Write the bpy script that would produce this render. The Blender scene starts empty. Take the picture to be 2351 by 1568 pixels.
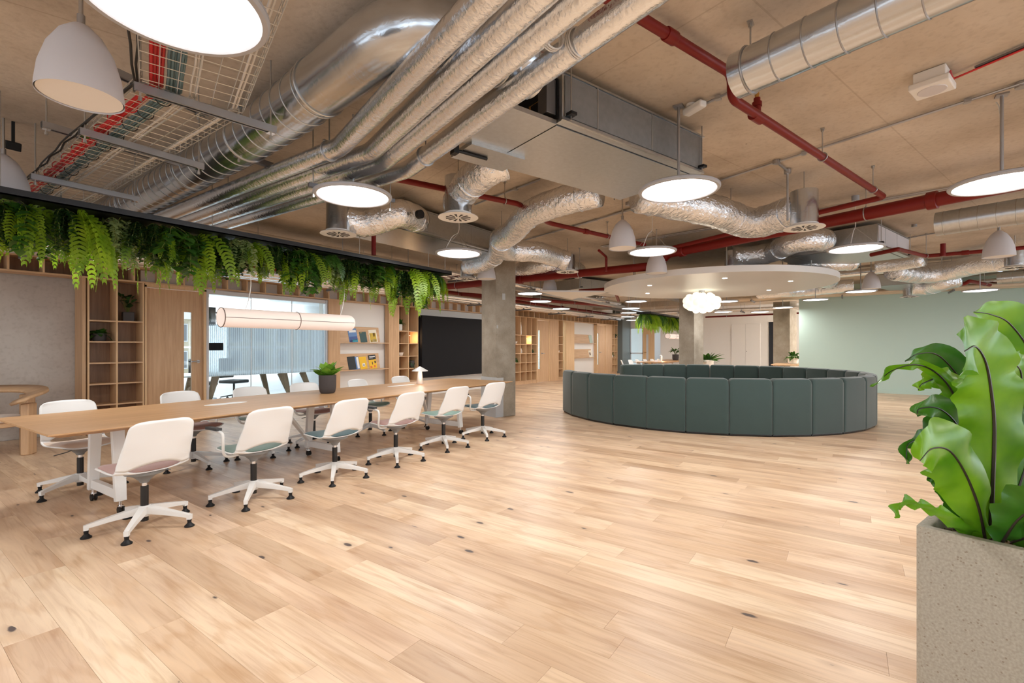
import bpy, math, random
from math import sin, cos, pi, radians, atan2, sqrt, hypot
from mathutils import Vector, Matrix
random.seed(7)
SC = bpy.context.scene
COL = SC.collection
# ------------------------------------------------------------ camera, world, exposure, large lights
FPX, CAMH, YAW, CX, HY = 1085.0, 1.35, radians(35.36), 1175.5, 795.0
CY_, SY_ = cos(YAW), sin(YAW)
cd = bpy.data.cameras.new('camera'); cam = bpy.data.objects.new('camera', cd); COL.objects.link(cam)
cd.sensor_width = 36; cd.lens = 36*FPX/2351; cd.shift_y = (HY-784)/2351; cd.clip_start = 0.05; cd.clip_end = 200
cam.location = (0, 0, CAMH); cam.rotation_euler = (pi/2, 0, YAW-pi/2)
SC.camera = cam
SC.view_settings.view_transform = 'Standard'; SC.view_settings.look = 'None'
SC.view_settings.gamma = 1; SC.view_settings.use_curve_mapping = False
SC.view_settings.exposure = 0.42
wd = bpy.data.worlds.new('daylight'); SC.world = wd; wd.use_nodes = True
bg = wd.node_tree.nodes['Background']; bg.inputs[0].default_value = (0.80, 0.90, 1.0, 1); bg.inputs[1].default_value = 1.3
DISC_E, DISC_W = 9.0, 16.0      # emission of the lit panels, watts of each panel's lamp
def area(name, loc, rot, sx, sy, power, color=(1, 1, 1), spread=pi):
    l = bpy.data.lights.new(name, 'AREA'); l.shape = 'RECTANGLE'; l.size = sx; l.size_y = sy; l.energy = power; l.color = color; l.spread = spread
    o = bpy.data.objects.new(name, l); COL.objects.link(o); o.location = loc; o.rotation_euler = rot
    return o
# daylight through the window wall on the right-hand side and behind the camera, and in the meeting room, plus an added fill at the far end
area('window_daylight', (6.5, -9.3, 1.6), (-pi/2, 0, 0), 16, 2.2, 1150, (0.76, 0.88, 1.0))
area('window_daylight', (-5.4, 2.0, 1.6), (0, -pi/2, 0), 2.2, 12, 60, (0.88, 0.94, 1.0))
area('window_daylight', (20.5, -2.6, 1.6), (-pi/2, 0, 0), 5, 2.2, 340, (1, .98, .96))  # added fill to brighten the far white wall; the wall behind it has no window
area('window_daylight', (5.5, 14.6, 1.6), (pi/2, 0, 0), 6.5, 2.0, 190, (0.86, 0.93, 1.0))
area('window_daylight', (25.5, 9.0, 1.6), (0, pi/2, 0), 2.0, 2.0, 40, (0.80, 0.90, 1.0))

# ------------------------------------------------------------ geometry of view -> world helpers (used to measure places)
def ray(px, py):
    l = (px-CX)/FPX; return (CY_+l*SY_, SY_-l*CY_, (HY-py)/FPX)
def F(px, py, z=0.0):
    r = ray(px, py); t = (z-CAMH)/r[2]; return Vector((r[0]*t, r[1]*t, z))
def WY(px, py, Y=9.4):
    r = ray(px, py); t = Y/r[1]; return Vector((r[0]*t, Y, CAMH+r[2]*t))
def WX(px, py, X):
    r = ray(px, py); t = X/r[0]; return Vector((X, r[1]*t, CAMH+r[2]*t))
def P(px, py, d):
    r = ray(px, py); return Vector((r[0]*d, r[1]*d, CAMH+r[2]*d))
CEIL = 3.20
GA = radians(-17.2)      # the services grid is turned against the wall grid
GU = Vector((cos(GA), sin(GA), 0)); GV = Vector((-sin(GA), cos(GA), 0))

# ------------------------------------------------------------ materials
def nt(name):
    m = bpy.data.materials.new(name); m.use_nodes = True
    n = m.node_tree; return m, n, n.nodes['Principled BSDF']
def mat(name, col, rough=.5, metal=0.0, spec=None, emit=None, es=0, coat=0, var=0, vscale=4, bump=0, bscale=40, sheen=0, stretch=None):
    m, n, b = nt(name)
    b.inputs['Base Color'].default_value = (*col, 1); b.inputs['Roughness'].default_value = rough; b.inputs['Metallic'].default_value = metal
    if spec is not None: b.inputs['Specular IOR Level'].default_value = spec
    if emit: b.inputs['Emission Color'].default_value = (*emit, 1); b.inputs['Emission Strength'].default_value = es
    if coat: b.inputs['Coat Weight'].default_value = coat
    if sheen: b.inputs['Sheen Weight'].default_value = sheen
    L = n.links
    if var or bump:
        tc = n.nodes.new('ShaderNodeTexCoord'); mp = n.nodes.new('ShaderNodeMapping'); L.new(tc.outputs['Object'], mp.inputs[0])
        if stretch: mp.inputs['Scale'].default_value = stretch
    if var:
        t = n.nodes.new('ShaderNodeTexNoise'); t.inputs['Scale'].default_value = vscale; t.inputs['Detail'].default_value = 6; t.inputs['Roughness'].default_value = .6
        L.new(mp.outputs[0], t.inputs['Vector'])
        r = n.nodes.new('ShaderNodeValToRGB'); r.color_ramp.elements[0].position = .3; r.color_ramp.elements[1].position = .7
        r.color_ramp.elements[0].color = tuple(c*(1-var) for c in col)+(1,); r.color_ramp.elements[1].color = tuple(min(1, c*(1+var)) for c in col)+(1,)
        L.new(t.outputs['Fac'], r.inputs[0]); L.new(r.outputs[0], b.inputs['Base Color'])
    if bump:
        t2 = n.nodes.new('ShaderNodeTexNoise'); t2.inputs['Scale'].default_value = bscale; t2.inputs['Detail'].default_value = 5
        L.new(mp.outputs[0], t2.inputs['Vector'])
        bp = n.nodes.new('ShaderNodeBump'); bp.inputs['Strength'].default_value = bump; bp.inputs['Distance'].default_value = .01
        L.new(t2.outputs['Fac'], bp.inputs['Height']); L.new(bp.outputs[0], b.inputs['Normal'])
    return m
def ramp(n, pts):
    r = n.nodes.new('ShaderNodeValToRGB'); e = r.color_ramp.elements
    while len(e) < len(pts): e.new(.5)
    for k, (p, c) in enumerate(pts): e[k].position = p; e[k].color = (*c, 1)
    return r
def wood_mat(name, base, dark, axis='Z', rough=.5, scale=1.0, contrast=1.0):
    m, n, b = nt(name); L = n.links
    tc = n.nodes.new('ShaderNodeTexCoord'); mp = n.nodes.new('ShaderNodeMapping')
    s = [22*scale]*3; s['XYZ'.index(axis)] = 1.3*scale; mp.inputs['Scale'].default_value = s
    L.new(tc.outputs['Object'], mp.inputs[0])
    t = n.nodes.new('ShaderNodeTexNoise'); t.inputs['Scale'].default_value = 1.0; t.inputs['Detail'].default_value = 8; t.inputs['Roughness'].default_value = .65; t.inputs['Distortion'].default_value = .6
    L.new(mp.outputs[0], t.inputs['Vector'])
    mid = tuple((a+c)/2 for a, c in zip(base, dark))
    r = ramp(n, [(.32, dark), (.5, mid), (.66, base)]); L.new(t.outputs['Fac'], r.inputs[0])
    L.new(r.outputs[0], b.inputs['Base Color']); b.inputs['Roughness'].default_value = rough
    bp = n.nodes.new('ShaderNodeBump'); bp.inputs['Strength'].default_value = .12; bp.inputs['Distance'].default_value = .003
    L.new(t.outputs['Fac'], bp.inputs['Height']); L.new(bp.outputs[0], b.inputs['Normal'])
    return m
def plank_mat():
    m, n, b = nt('oak_plank'); L = n.links
    geo = n.nodes.new('ShaderNodeNewGeometry'); at = n.nodes.new('ShaderNodeAttribute'); at.attribute_name = 'pid'
    sc = n.nodes.new('ShaderNodeVectorMath'); sc.operation = 'SCALE'; sc.inputs['Scale'].default_value = 37.0; L.new(at.outputs['Color'], sc.inputs[0])
    ad = n.nodes.new('ShaderNodeVectorMath'); ad.operation = 'ADD'; L.new(geo.outputs['Position'], ad.inputs[0]); L.new(sc.outputs[0], ad.inputs[1])
    def mapped(sx, sy):
        mp = n.nodes.new('ShaderNodeMapping'); mp.inputs['Scale'].default_value = (sx, sy, 1); L.new(ad.outputs[0], mp.inputs[0]); return mp
    g = n.nodes.new('ShaderNodeTexNoise'); g.inputs['Scale'].default_value = 1; g.inputs['Detail'].default_value = 9; g.inputs['Roughness'].default_value = .62; g.inputs['Distortion'].default_value = 1.2
    L.new(mapped(26, 1.5).outputs[0], g.inputs['Vector'])
    # cathedral figure
    w = n.nodes.new('ShaderNodeTexWave'); w.wave_type = 'RINGS'; w.inputs['Scale'].default_value = 1.6; w.inputs['Distortion'].default_value = 5.5; w.inputs['Detail'].default_value = 4; w.inputs['Detail Scale'].default_value = 1.2
    L.new(mapped(5.5, .55).outputs[0], w.inputs['Vector'])
    big = n.nodes.new('ShaderNodeTexNoise'); big.inputs['Scale'].default_value = 1; big.inputs['Detail'].default_value = 3; L.new(mapped(5, .9).outputs[0], big.inputs['Vector'])
    sep = n.nodes.new('ShaderNodeSeparateColor'); L.new(at.outputs['Color'], sep.inputs[0])
    pc = ramp(n, [(0, (.54, .385, .265)), (.12, (.63, .455, .315)), (.4, (.675, .495, .345)), (.6, (.70, .525, .37)), (.8, (.72, .535, .39)), (1, (.765, .61, .45))])
    L.new(sep.outputs[0], pc.inputs[0])
    def mix(bt, fac, a, bb):
        x = n.nodes.new('ShaderNodeMix'); x.data_type = 'RGBA'; x.blend_type = bt; x.clamp_factor = True
        if isinstance(fac, float): x.inputs[0].default_value = fac
        else: L.new(fac, x.inputs[0])
        for s, v in ((6, a), (7, bb)):
            if isinstance(v, tuple): x.inputs[s].default_value = (*v, 1)
            else: L.new(v, x.inputs[s])
        return x.outputs[2]
    gr = ramp(n, [(.28, (.72, .61, .50)), (.52, (1, 1, 1)), (.75, (1.10, 1.09, 1.06))]); L.new(g.outputs['Fac'], gr.inputs[0])
    wr = ramp(n, [(.0, (.90, .84, .76)), (.25, (1, 1, 1)), (1, (1.02, 1.02, 1.0))]); L.new(w.outputs['Fac'], wr.inputs[0])
    c1 = mix('MULTIPLY', .75, pc.outputs[0], gr.outputs[0]); c2 = mix('MULTIPLY', .75, c1, wr.outputs[0])
    br = ramp(n, [(.33, (.80, .73, .68)), (.58, (1.04, 1.03, 1.0))]); L.new(big.outputs['Fac'], br.inputs[0]); c3 = mix('MULTIPLY', .9, c2, br.outputs[0])
    # knots
    v = n.nodes.new('ShaderNodeTexVoronoi'); v.voronoi_dimensions = '2D'; v.inputs['Scale'].default_value = 1; v.inputs['Randomness'].default_value = 1
    nd = n.nodes.new('ShaderNodeTexNoise'); nd.inputs['Scale'].default_value = 14; L.new(ad.outputs[0], nd.inputs['Vector'])
    mpv = mapped(4.6, 1.9); am = n.nodes.new('ShaderNodeMix'); am.data_type = 'VECTOR'; am.inputs[0].default_value = .06
    L.new(mpv.outputs[0], am.inputs[4]); L.new(nd.outputs['Color'], am.inputs[5]); L.new(am.outputs[1], v.inputs['Vector'])
    vs = n.nodes.new('ShaderNodeSeparateColor'); L.new(v.outputs['Color'], vs.inputs[0])
    rad = n.nodes.new('ShaderNodeMath'); rad.operation = 'MULTIPLY_ADD'; rad.inputs[1].default_value = .34; rad.inputs[2].default_value = -.262; L.new(vs.outputs[0], rad.inputs[0])
    df = n.nodes.new('ShaderNodeMath'); df.operation = 'SUBTRACT'; L.new(rad.outputs[0], df.inputs[0]); L.new(v.outputs['Distance'], df.inputs[1])
    kr = n.nodes.new('ShaderNodeMapRange'); kr.inputs['From Min'].default_value = -.008; kr.inputs['From Max'].default_value = .02; L.new(df.outputs[0], kr.inputs[0])
    hr = n.nodes.new('ShaderNodeMapRange'); hr.inputs['From Min'].default_value = -.13; hr.inputs['From Max'].default_value = .0; hr.inputs['To Max'].default_value = .45; L.new(df.outputs[0], hr.inputs[0])
    c4 = mix('MIX', hr.outputs[0], c3, (.40, .25, .15)); c5 = mix('MIX', kr.outputs[0], c4, (.085, .06, .055))
    L.new(c5, b.inputs['Base Color'])
    b.inputs['Roughness'].default_value = .36; b.inputs['Specular IOR Level'].default_value = .45
    bp = n.nodes.new('ShaderNodeBump'); bp.inputs['Strength'].default_value = .10; bp.inputs['Distance'].default_value = .002
    L.new(g.outputs['Fac'], bp.inputs['Height']); L.new(bp.outputs[0], b.inputs['Normal'])
    return m
def concrete_mat(name, c, dark, light, rough=.85, lines=False, spots=.02, scale=1.0, bs=.25):
    m, n, b = nt(name); L = n.links
    tc = n.nodes.new('ShaderNodeNewGeometry')
    a = n.nodes.new('ShaderNodeTexNoise'); a.inputs['Scale'].default_value = 1.1*scale; a.inputs['Detail'].default_value = 8; a.inputs['Roughness'].default_value = .6; L.new(tc.outputs['Position'], a.inputs['Vector'])
    r = ramp(n, [(.3, dark), (.5, c), (.72, light)]); L.new(a.outputs['Fac'], r.inputs[0])
    f = n.nodes.new('ShaderNodeTexNoise'); f.inputs['Scale'].default_value = 26*scale; f.inputs['Detail'].default_value = 6; L.new(tc.outputs['Position'], f.inputs['Vector'])
    fr = ramp(n, [(.25, (.82, .80, .78)), (.5, (1, 1, 1))]); L.new(f.outputs['Fac'], fr.inputs[0])
    x = n.nodes.new('ShaderNodeMix'); x.data_type = 'RGBA'; x.blend_type = 'MULTIPLY'; x.inputs[0].default_value = .8; L.new(r.outputs[0], x.inputs[6]); L.new(fr.outputs[0], x.inputs[7])
    v = n.nodes.new('ShaderNodeTexVoronoi'); v.inputs['Scale'].default_value = 2.2*scale; L.new(tc.outputs['Position'], v.inputs['Vector'])
    vr = n.nodes.new('ShaderNodeMath'); vr.operation = 'LESS_THAN'; vr.inputs[1].default_value = spots; L.new(v.outputs['Distance'], vr.inputs[0])
    y = n.nodes.new('ShaderNodeMix'); y.data_type = 'RGBA'; y.inputs[7].default_value = tuple(k*.35 for k in dark)+(1,); L.new(vr.outputs[0], y.inputs[0]); L.new(x.outputs[2], y.inputs[6])
    out = y.outputs[2]
    if lines:   # formwork board joints, in the turned grid
        mp = n.nodes.new('ShaderNodeMapping'); mp.inputs['Rotation'].default_value = (0, 0, -GA); L.new(tc.outputs['Position'], mp.inputs[0])
        bk = n.nodes.new('ShaderNodeTexBrick'); bk.offset = 0; bk.inputs['Scale'].default_value = 1; bk.inputs['Mortar Size'].default_value = .006; bk.inputs['Brick Width'].default_value = 2.44; bk.inputs['Row Height'].default_value = 1.22
        bk.inputs['Color1'].default_value = (1, 1, 1, 1); bk.inputs['Color2'].default_value = (.93, .92, .91, 1); bk.inputs['Mortar'].default_value = (.72, .68, .64, 1)
        L.new(mp.outputs[0], bk.inputs['Vector'])
        z = n.nodes.new('ShaderNodeMix'); z.data_type = 'RGBA'; z.blend_type = 'MULTIPLY'; z.inputs[0].default_value = .6; L.new(out, z.inputs[6]); L.new(bk.outputs['Color'], z.inputs[7]); out = z.outputs[2]
    L.new(out, b.inputs['Base Color']); b.inputs['Roughness'].default_value = rough
    bp = n.nodes.new('ShaderNodeBump'); bp.inputs['Strength'].default_value = bs; bp.inputs['Distance'].default_value = .01; L.new(f.outputs['Fac'], bp.inputs['Height']); L.new(bp.outputs[0], b.inputs['Normal'])
    return m
def foil_mat(name, col, rough, strength, scale, metal=1.0):
    m, n, b = nt(name); L = n.links
    tc = n.nodes.new('ShaderNodeNewGeometry')
    a = n.nodes.new('ShaderNodeTexVoronoi'); a.feature = 'F1'; a.inputs['Scale'].default_value = scale; L.new(tc.outputs['Position'], a.inputs['Vector'])
    c = n.nodes.new('ShaderNodeTexNoise'); c.inputs['Scale'].default_value = scale*1.2; c.inputs['Detail'].default_value = 5; c.inputs['Distortion'].default_value = 1.5; L.new(tc.outputs['Position'], c.inputs['Vector'])
    ad = n.nodes.new('ShaderNodeMath'); ad.operation = 'MULTIPLY_ADD'; ad.inputs[1].default_value = .6; L.new(a.outputs['Distance'], ad.inputs[0]); L.new(c.outputs['Fac'], ad.inputs[2])
    bp = n.nodes.new('ShaderNodeBump'); bp.inputs['Strength'].default_value = strength; bp.inputs['Distance'].default_value = .02; L.new(ad.outputs[0], bp.inputs['Height']); L.new(bp.outputs[0], b.inputs['Normal'])
    b.inputs['Base Color'].default_value = (*col, 1); b.inputs['Metallic'].default_value = metal; b.inputs['Roughness'].default_value = rough
    return m
def leaf_mat(name, c1, c2, rough=.4, trans=.5):
    m, n, b = nt(name); L = n.links
    tc = n.nodes.new('ShaderNodeNewGeometry'); t = n.nodes.new('ShaderNodeTexNoise'); t.inputs['Scale'].default_value = 7; t.inputs['Detail'].default_value = 3; L.new(tc.outputs['Position'], t.inputs['Vector'])
    r = ramp(n, [(.35, c1), (.65, c2)]); L.new(t.outputs['Fac'], r.inputs[0]); L.new(r.outputs[0], b.inputs['Base Color']); b.inputs['Roughness'].default_value = rough
    tr = n.nodes.new('ShaderNodeBsdfTranslucent'); L.new(r.outputs[0], tr.inputs[0])
    mx = n.nodes.new('ShaderNodeMixShader'); mx.inputs[0].default_value = trans*.6; L.new(b.outputs[0], mx.inputs[1]); L.new(tr.outputs[0], mx.inputs[2])
    L.new(mx.outputs[0], n.nodes['Material Output'].inputs[0])
    return m
def glass_mat(name, tint=(.93, .97, .96), refl=.08):
    m, n, b = nt(name); L = n.links
    tp = n.nodes.new('ShaderNodeBsdfTransparent'); tp.inputs[0].default_value = (*tint, 1)
    gl = n.nodes.new('ShaderNodeBsdfGlossy'); gl.inputs['Roughness'].default_value = .02
    fr = n.nodes.new('ShaderNodeLayerWeight'); fr.inputs[0].default_value = .25
    mr = n.nodes.new('ShaderNodeMath'); mr.operation = 'MULTIPLY_ADD'; mr.inputs[1].default_value = .5; mr.inputs[2].default_value = refl*.4; L.new(fr.outputs['Fresnel'], mr.inputs[0])
    mx = n.nodes.new('ShaderNodeMixShader'); L.new(mr.outputs[0], mx.inputs[0]); L.new(tp.outputs[0], mx.inputs[1]); L.new(gl.outputs[0], mx.inputs[2]); L.new(mx.outputs[0], n.nodes['Material Output'].inputs[0])
    return m
def reed_mat():
    m, n, b = nt('reeded_film'); L = n.links
    tc = n.nodes.new('ShaderNodeNewGeometry'); w = n.nodes.new('ShaderNodeTexWave'); w.bands_direction = 'X'; w.inputs['Scale'].default_value = 9; w.inputs['Detail'].default_value = 0
    L.new(tc.outputs['Position'], w.inputs['Vector'])
    tp = n.nodes.new('ShaderNodeBsdfTransparent'); tp.inputs[0].default_value = (.86, .90, .93, 1)
    tl = n.nodes.new('ShaderNodeBsdfTranslucent'); cr = ramp(n, [(.15, (.38, .45, .52)), (.6, (.86, .91, .95))]); L.new(w.outputs['Fac'], cr.inputs[0]); L.new(cr.outputs[0], tl.inputs[0])
    dfu = n.nodes.new('ShaderNodeBsdfDiffuse'); dfu.inputs[0].default_value = (.50, .56, .60, 1)
    m1 = n.nodes.new('ShaderNodeMixShader'); m1.inputs[0].default_value = .35; L.new(tl.outputs[0], m1.inputs[1]); L.new(dfu.outputs[0], m1.inputs[2])
    mr = n.nodes.new('ShaderNodeMapRange'); mr.inputs['To Min'].default_value = .45; mr.inputs['To Max'].default_value = .8; L.new(w.outputs['Fac'], mr.inputs[0])
    mx = n.nodes.new('ShaderNodeMixShader'); L.new(mr.outputs[0], mx.inputs[0]); L.new(tp.outputs[0], mx.inputs[1]); L.new(m1.outputs[0], mx.inputs[2]); L.new(mx.outputs[0], n.nodes['Material Output'].inputs[0])
    return m
def terrazzo_mat():
    m, n, b = nt('planter_stone'); L = n.links
    tc = n.nodes.new('ShaderNodeTexCoord'); v = n.nodes.new('ShaderNodeTexVoronoi'); v.inputs['Scale'].default_value = 150; L.new(tc.outputs['Object'], v.inputs['Vector'])
    nn = n.nodes.new('ShaderNodeTexNoise'); nn.inputs['Scale'].default_value = 140; nn.inputs['Detail'].default_value = 3; L.new(tc.outputs['Object'], nn.inputs['Vector'])
    r = ramp(n, [(.3, (.33, .29, .225)), (.55, (.40, .36, .29)), (.8, (.47, .43, .355))]); L.new(nn.outputs['Fac'], r.inputs[0])
    sp = n.nodes.new('ShaderNodeSeparateColor'); L.new(v.outputs['Color'], sp.inputs[0])
    k = n.nodes.new('ShaderNodeMath'); k.operation = 'GREATER_THAN'; k.inputs[1].default_value = .955; L.new(sp.outputs[0], k.inputs[0])
    d = n.nodes.new('ShaderNodeMath'); d.operation = 'LESS_THAN'; d.inputs[1].default_value = .38; L.new(v.outputs['Distance'], d.inputs[0])
    kk = n.nodes.new('ShaderNodeMath'); kk.operation = 'MULTIPLY'; L.new(k.outputs[0], kk.inputs[0]); L.new(d.outputs[0], kk.inputs[1])
    x = n.nodes.new('ShaderNodeMix'); x.data_type = 'RGBA'; x.inputs[7].default_value = (.27, .22, .16, 1); L.new(kk.outputs[0], x.inputs[0]); L.new(r.outputs[0], x.inputs[6]); L.new(x.outputs[2], b.inputs['Base Color'])
    b.inputs['Roughness'].default_value = .6
    return m
M = dict(
 plank=plank_mat(), sub=mat('subfloor', (.10, .06, .035), .9),
 ceil=concrete_mat('ceiling_concrete', (.54, .46, .37), (.40, .33, .255), (.64, .565, .475), lines=True, spots=.018),
 conc=concrete_mat('column_concrete', (.33, .285, .225), (.24, .205, .16), (.42, .375, .31), scale=2.2, spots=.03),
 cwall=concrete_mat('wall_concrete', (.50, .44, .39), (.40, .35, .31), (.60, .55, .50), scale=.8, spots=.006, bs=.04),
 white=mat('wall_white', (.80, .775, .745), .75), wclean=mat('room_white', (.80, .82, .84), .7),
 green=mat('wall_sage', (.47, .60, .53), .6, var=.02, vscale=.5), black=mat('screen_black', (.008, .008, .010), .65, spec=.2), navy=mat('door_charcoal', (.012, .015, .022), .5),
 greycol=mat('pier_grey', (.14, .165, .165), .6), render_patch=mat('pale_render', (.46, .47, .48), .8, var=.05),
 oak=wood_mat('oak_joinery', (.64, .41, .235), (.50, .30, .16), 'Z'), oakh=wood_mat('oak_board', (.66, .43, .25), (.52, .32, .175), 'X'),
 oakd=wood_mat('walnut_back', (.29, .155, .08), (.19, .095, .045), 'Z'), oaktop=wood_mat('oak_tabletop', (.58, .345, .17), (.46, .255, .115), 'X', rough=.42, scale=.7),
 oakl=wood_mat('oak_pale', (.76, .52, .30), (.66, .42, .22), 'Z'), walnut=wood_mat('table_leg_wood', (.30, .20, .11), (.20, .125, .065), 'Z'),
 foil=foil_mat('foil_lagging', (.84, .875, .92), .20, .17, 34), foil2=foil_mat('foil_flex', (.86, .89, .93), .19, .60, 22),
 galv=foil_mat('galvanised_duct', (.58, .62, .67), .20, .10, 7), galvbox=mat('galvanised_sheet', (.52, .545, .56), .33, 1.0, var=.06, vscale=30), galvpanel=mat('unit_insulation', (.21, .205, .20), .75, .2, var=.10, vscale=18),
 steel=mat('zinc_steel', (.42, .42, .43), .38, .9), steeld=mat('channel_steel', (.20, .20, .21), .45, .8), rod=mat('threaded_rod', (.45, .43, .40), .4, .9),
 red=mat('sprinkler_red', (.17, .008, .005), .42, spec=.3), brass=mat('brass', (.55, .32, .10), .35, 1),
 wplast=mat('white_plastic', (.80, .79, .77), .42), chairw=mat('chair_white', (.84, .845, .845), .38), wmetal=mat('white_powdercoat', (.78, .77, .75), .4), pcase=mat('panel_grey', (.40, .40, .42), .45),
 bell=mat('bell_grey', (.60, .58, .60), .6), bellin=mat('bell_inside', (.82, .79, .76), .6),
 padk=mat('rubber_black', (.010, .010, .011), .5, spec=.3), gasl=mat('gas_column_black', (.008, .008, .009), .25), under=mat('bracket_grey', (.22, .22, .22), .5), chrome=mat('chrome', (.75, .75, .76), .15, 1),
 pink=mat('pad_pink', (.38, .205, .175), .9, sheen=.4, bump=.15, bscale=300), beige=mat('pad_beige', (.68, .53, .41), .9, sheen=.4), dgreen=mat('pad_green', (.10, .17, .14), .9, sheen=.4),
 teal=mat('pad_teal', (.025, .085, .10), .9, sheen=.4), lgreen=mat('pad_sage', (.20, .34, .29), .9, sheen=.4), greyp=mat('pad_grey', (.32, .32, .31), .9, sheen=.4), armp=mat('arm_pad', (.05, .052, .056), .6),
 sofa=mat('sofa_fabric', (.029, .055, .051), .85, sheen=.35, var=.06, vscale=3, bump=.08, bscale=260), seam=mat('sofa_piping', (.035, .05, .05), .8),
 glass=glass_mat('clear_glass'), reed=reed_mat(), alu=mat('white_frame', (.62, .62, .64), .4),
 lit=mat('lit_panel', (1, 1, 1), .5, emit=(1, .985, .97), es=DISC_E), littube=mat('lit_tube', (.75, .62, .56), .6, emit=(1, .84, .76), es=.24), litdown=mat('lit_downlight', (1, 1, 1), .5, emit=(1, .93, .82), es=14),
 litglobe=mat('lit_globe', (.95, .92, .85), .2, emit=(1, .92, .72), es=.62), litwarm=mat('lit_shelf_lamp', (1, .9, .8), .5, emit=(1, .62, .28), es=3.5), bronze=mat('tube_trim', (.13, .085, .07), .5),
 potd=mat('pot_charcoal', (.055, .046, .045), .7), potw=mat('pot_white', (.72, .70, .66), .6), soil=mat('soil', (.03, .02, .012), .95, bump=.6, bscale=60), pebble=mat('bark_chips', (.30, .22, .13), .8, var=.3, vscale=50),
 planter=terrazzo_mat(), trayk=mat('trough_black', (.006, .006, .008), .4),
 leafd=leaf_mat('leaf_dark', (.012, .042, .010), (.035, .095, .016)), leafm=leaf_mat('leaf_mid', (.022, .085, .010), (.065, .17, .018)), leafy=leaf_mat('leaf_fern', (.15, .29, .010), (.32, .47, .025), trans=.95),
 leafp=leaf_mat('leaf_table_plant', (.10, .28, .02), (.27, .50, .06), rough=.32), leafb=leaf_mat('leaf_bird_nest', (.085, .27, .008), (.20, .44, .014), rough=.28, trans=.6), leafb2=leaf_mat('leaf_bird_nest_dark', (.03, .14, .012), (.07, .23, .015), rough=.3, trans=.4), rib=mat('leaf_midrib', (.025, .018, .012), .4), stem=mat('plant_stem', (.13, .15, .03), .6), leafv=leaf_mat('leaf_variegated', (.16, .27, .07), (.42, .50, .22)),
 cred=mat('cable_red', (.52, .012, .016), .4), cblue=mat('cable_blue_grey', (.11, .19, .22), .45), cwhite=mat('cable_white', (.66, .64, .62), .5), cblack=mat('cable_black', (.012, .012, .012), .5), wire=mat('basket_wire', (.62, .60, .56), .35, .8),
 rfloor=mat('meeting_floor', (.62, .64, .66), .35), brick=mat('facade_brick', (.50, .42, .30), .9, var=.15, vscale=30), chairk=mat('chair_black', (.018, .02, .022), .6), book_blue=mat('cover_blue', (.10, .22, .48), .4), book_sea=mat('cover_sea', (.05, .42, .55), .4), book_navy=mat('cover_navy', (.03, .08, .28), .4), book_green=mat('cover_bottle_green', (.035, .085, .085), .5),
 book_yellow=mat('cover_yellow', (.85, .50, .01), .4), book_cream=mat('cover_cream', (.80, .74, .60), .5), book_black=mat('cover_black', (.015, .018, .022), .5), ink=mat('cover_white_ink', (.85, .85, .85), .5), book_brown=mat('cover_brown', (.12, .045, .03), .5), book_must=mat('cover_mustard', (.62, .42, .05), .5), book_orange=mat('cover_orange', (.75, .16, .04), .5), pale=mat('cover_pale_green', (.45, .55, .48), .5),
 ceramic=mat('ceramic', (.75, .66, .58), .5), paper=mat('paper', (.8, .76, .7), .8),
)

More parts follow.
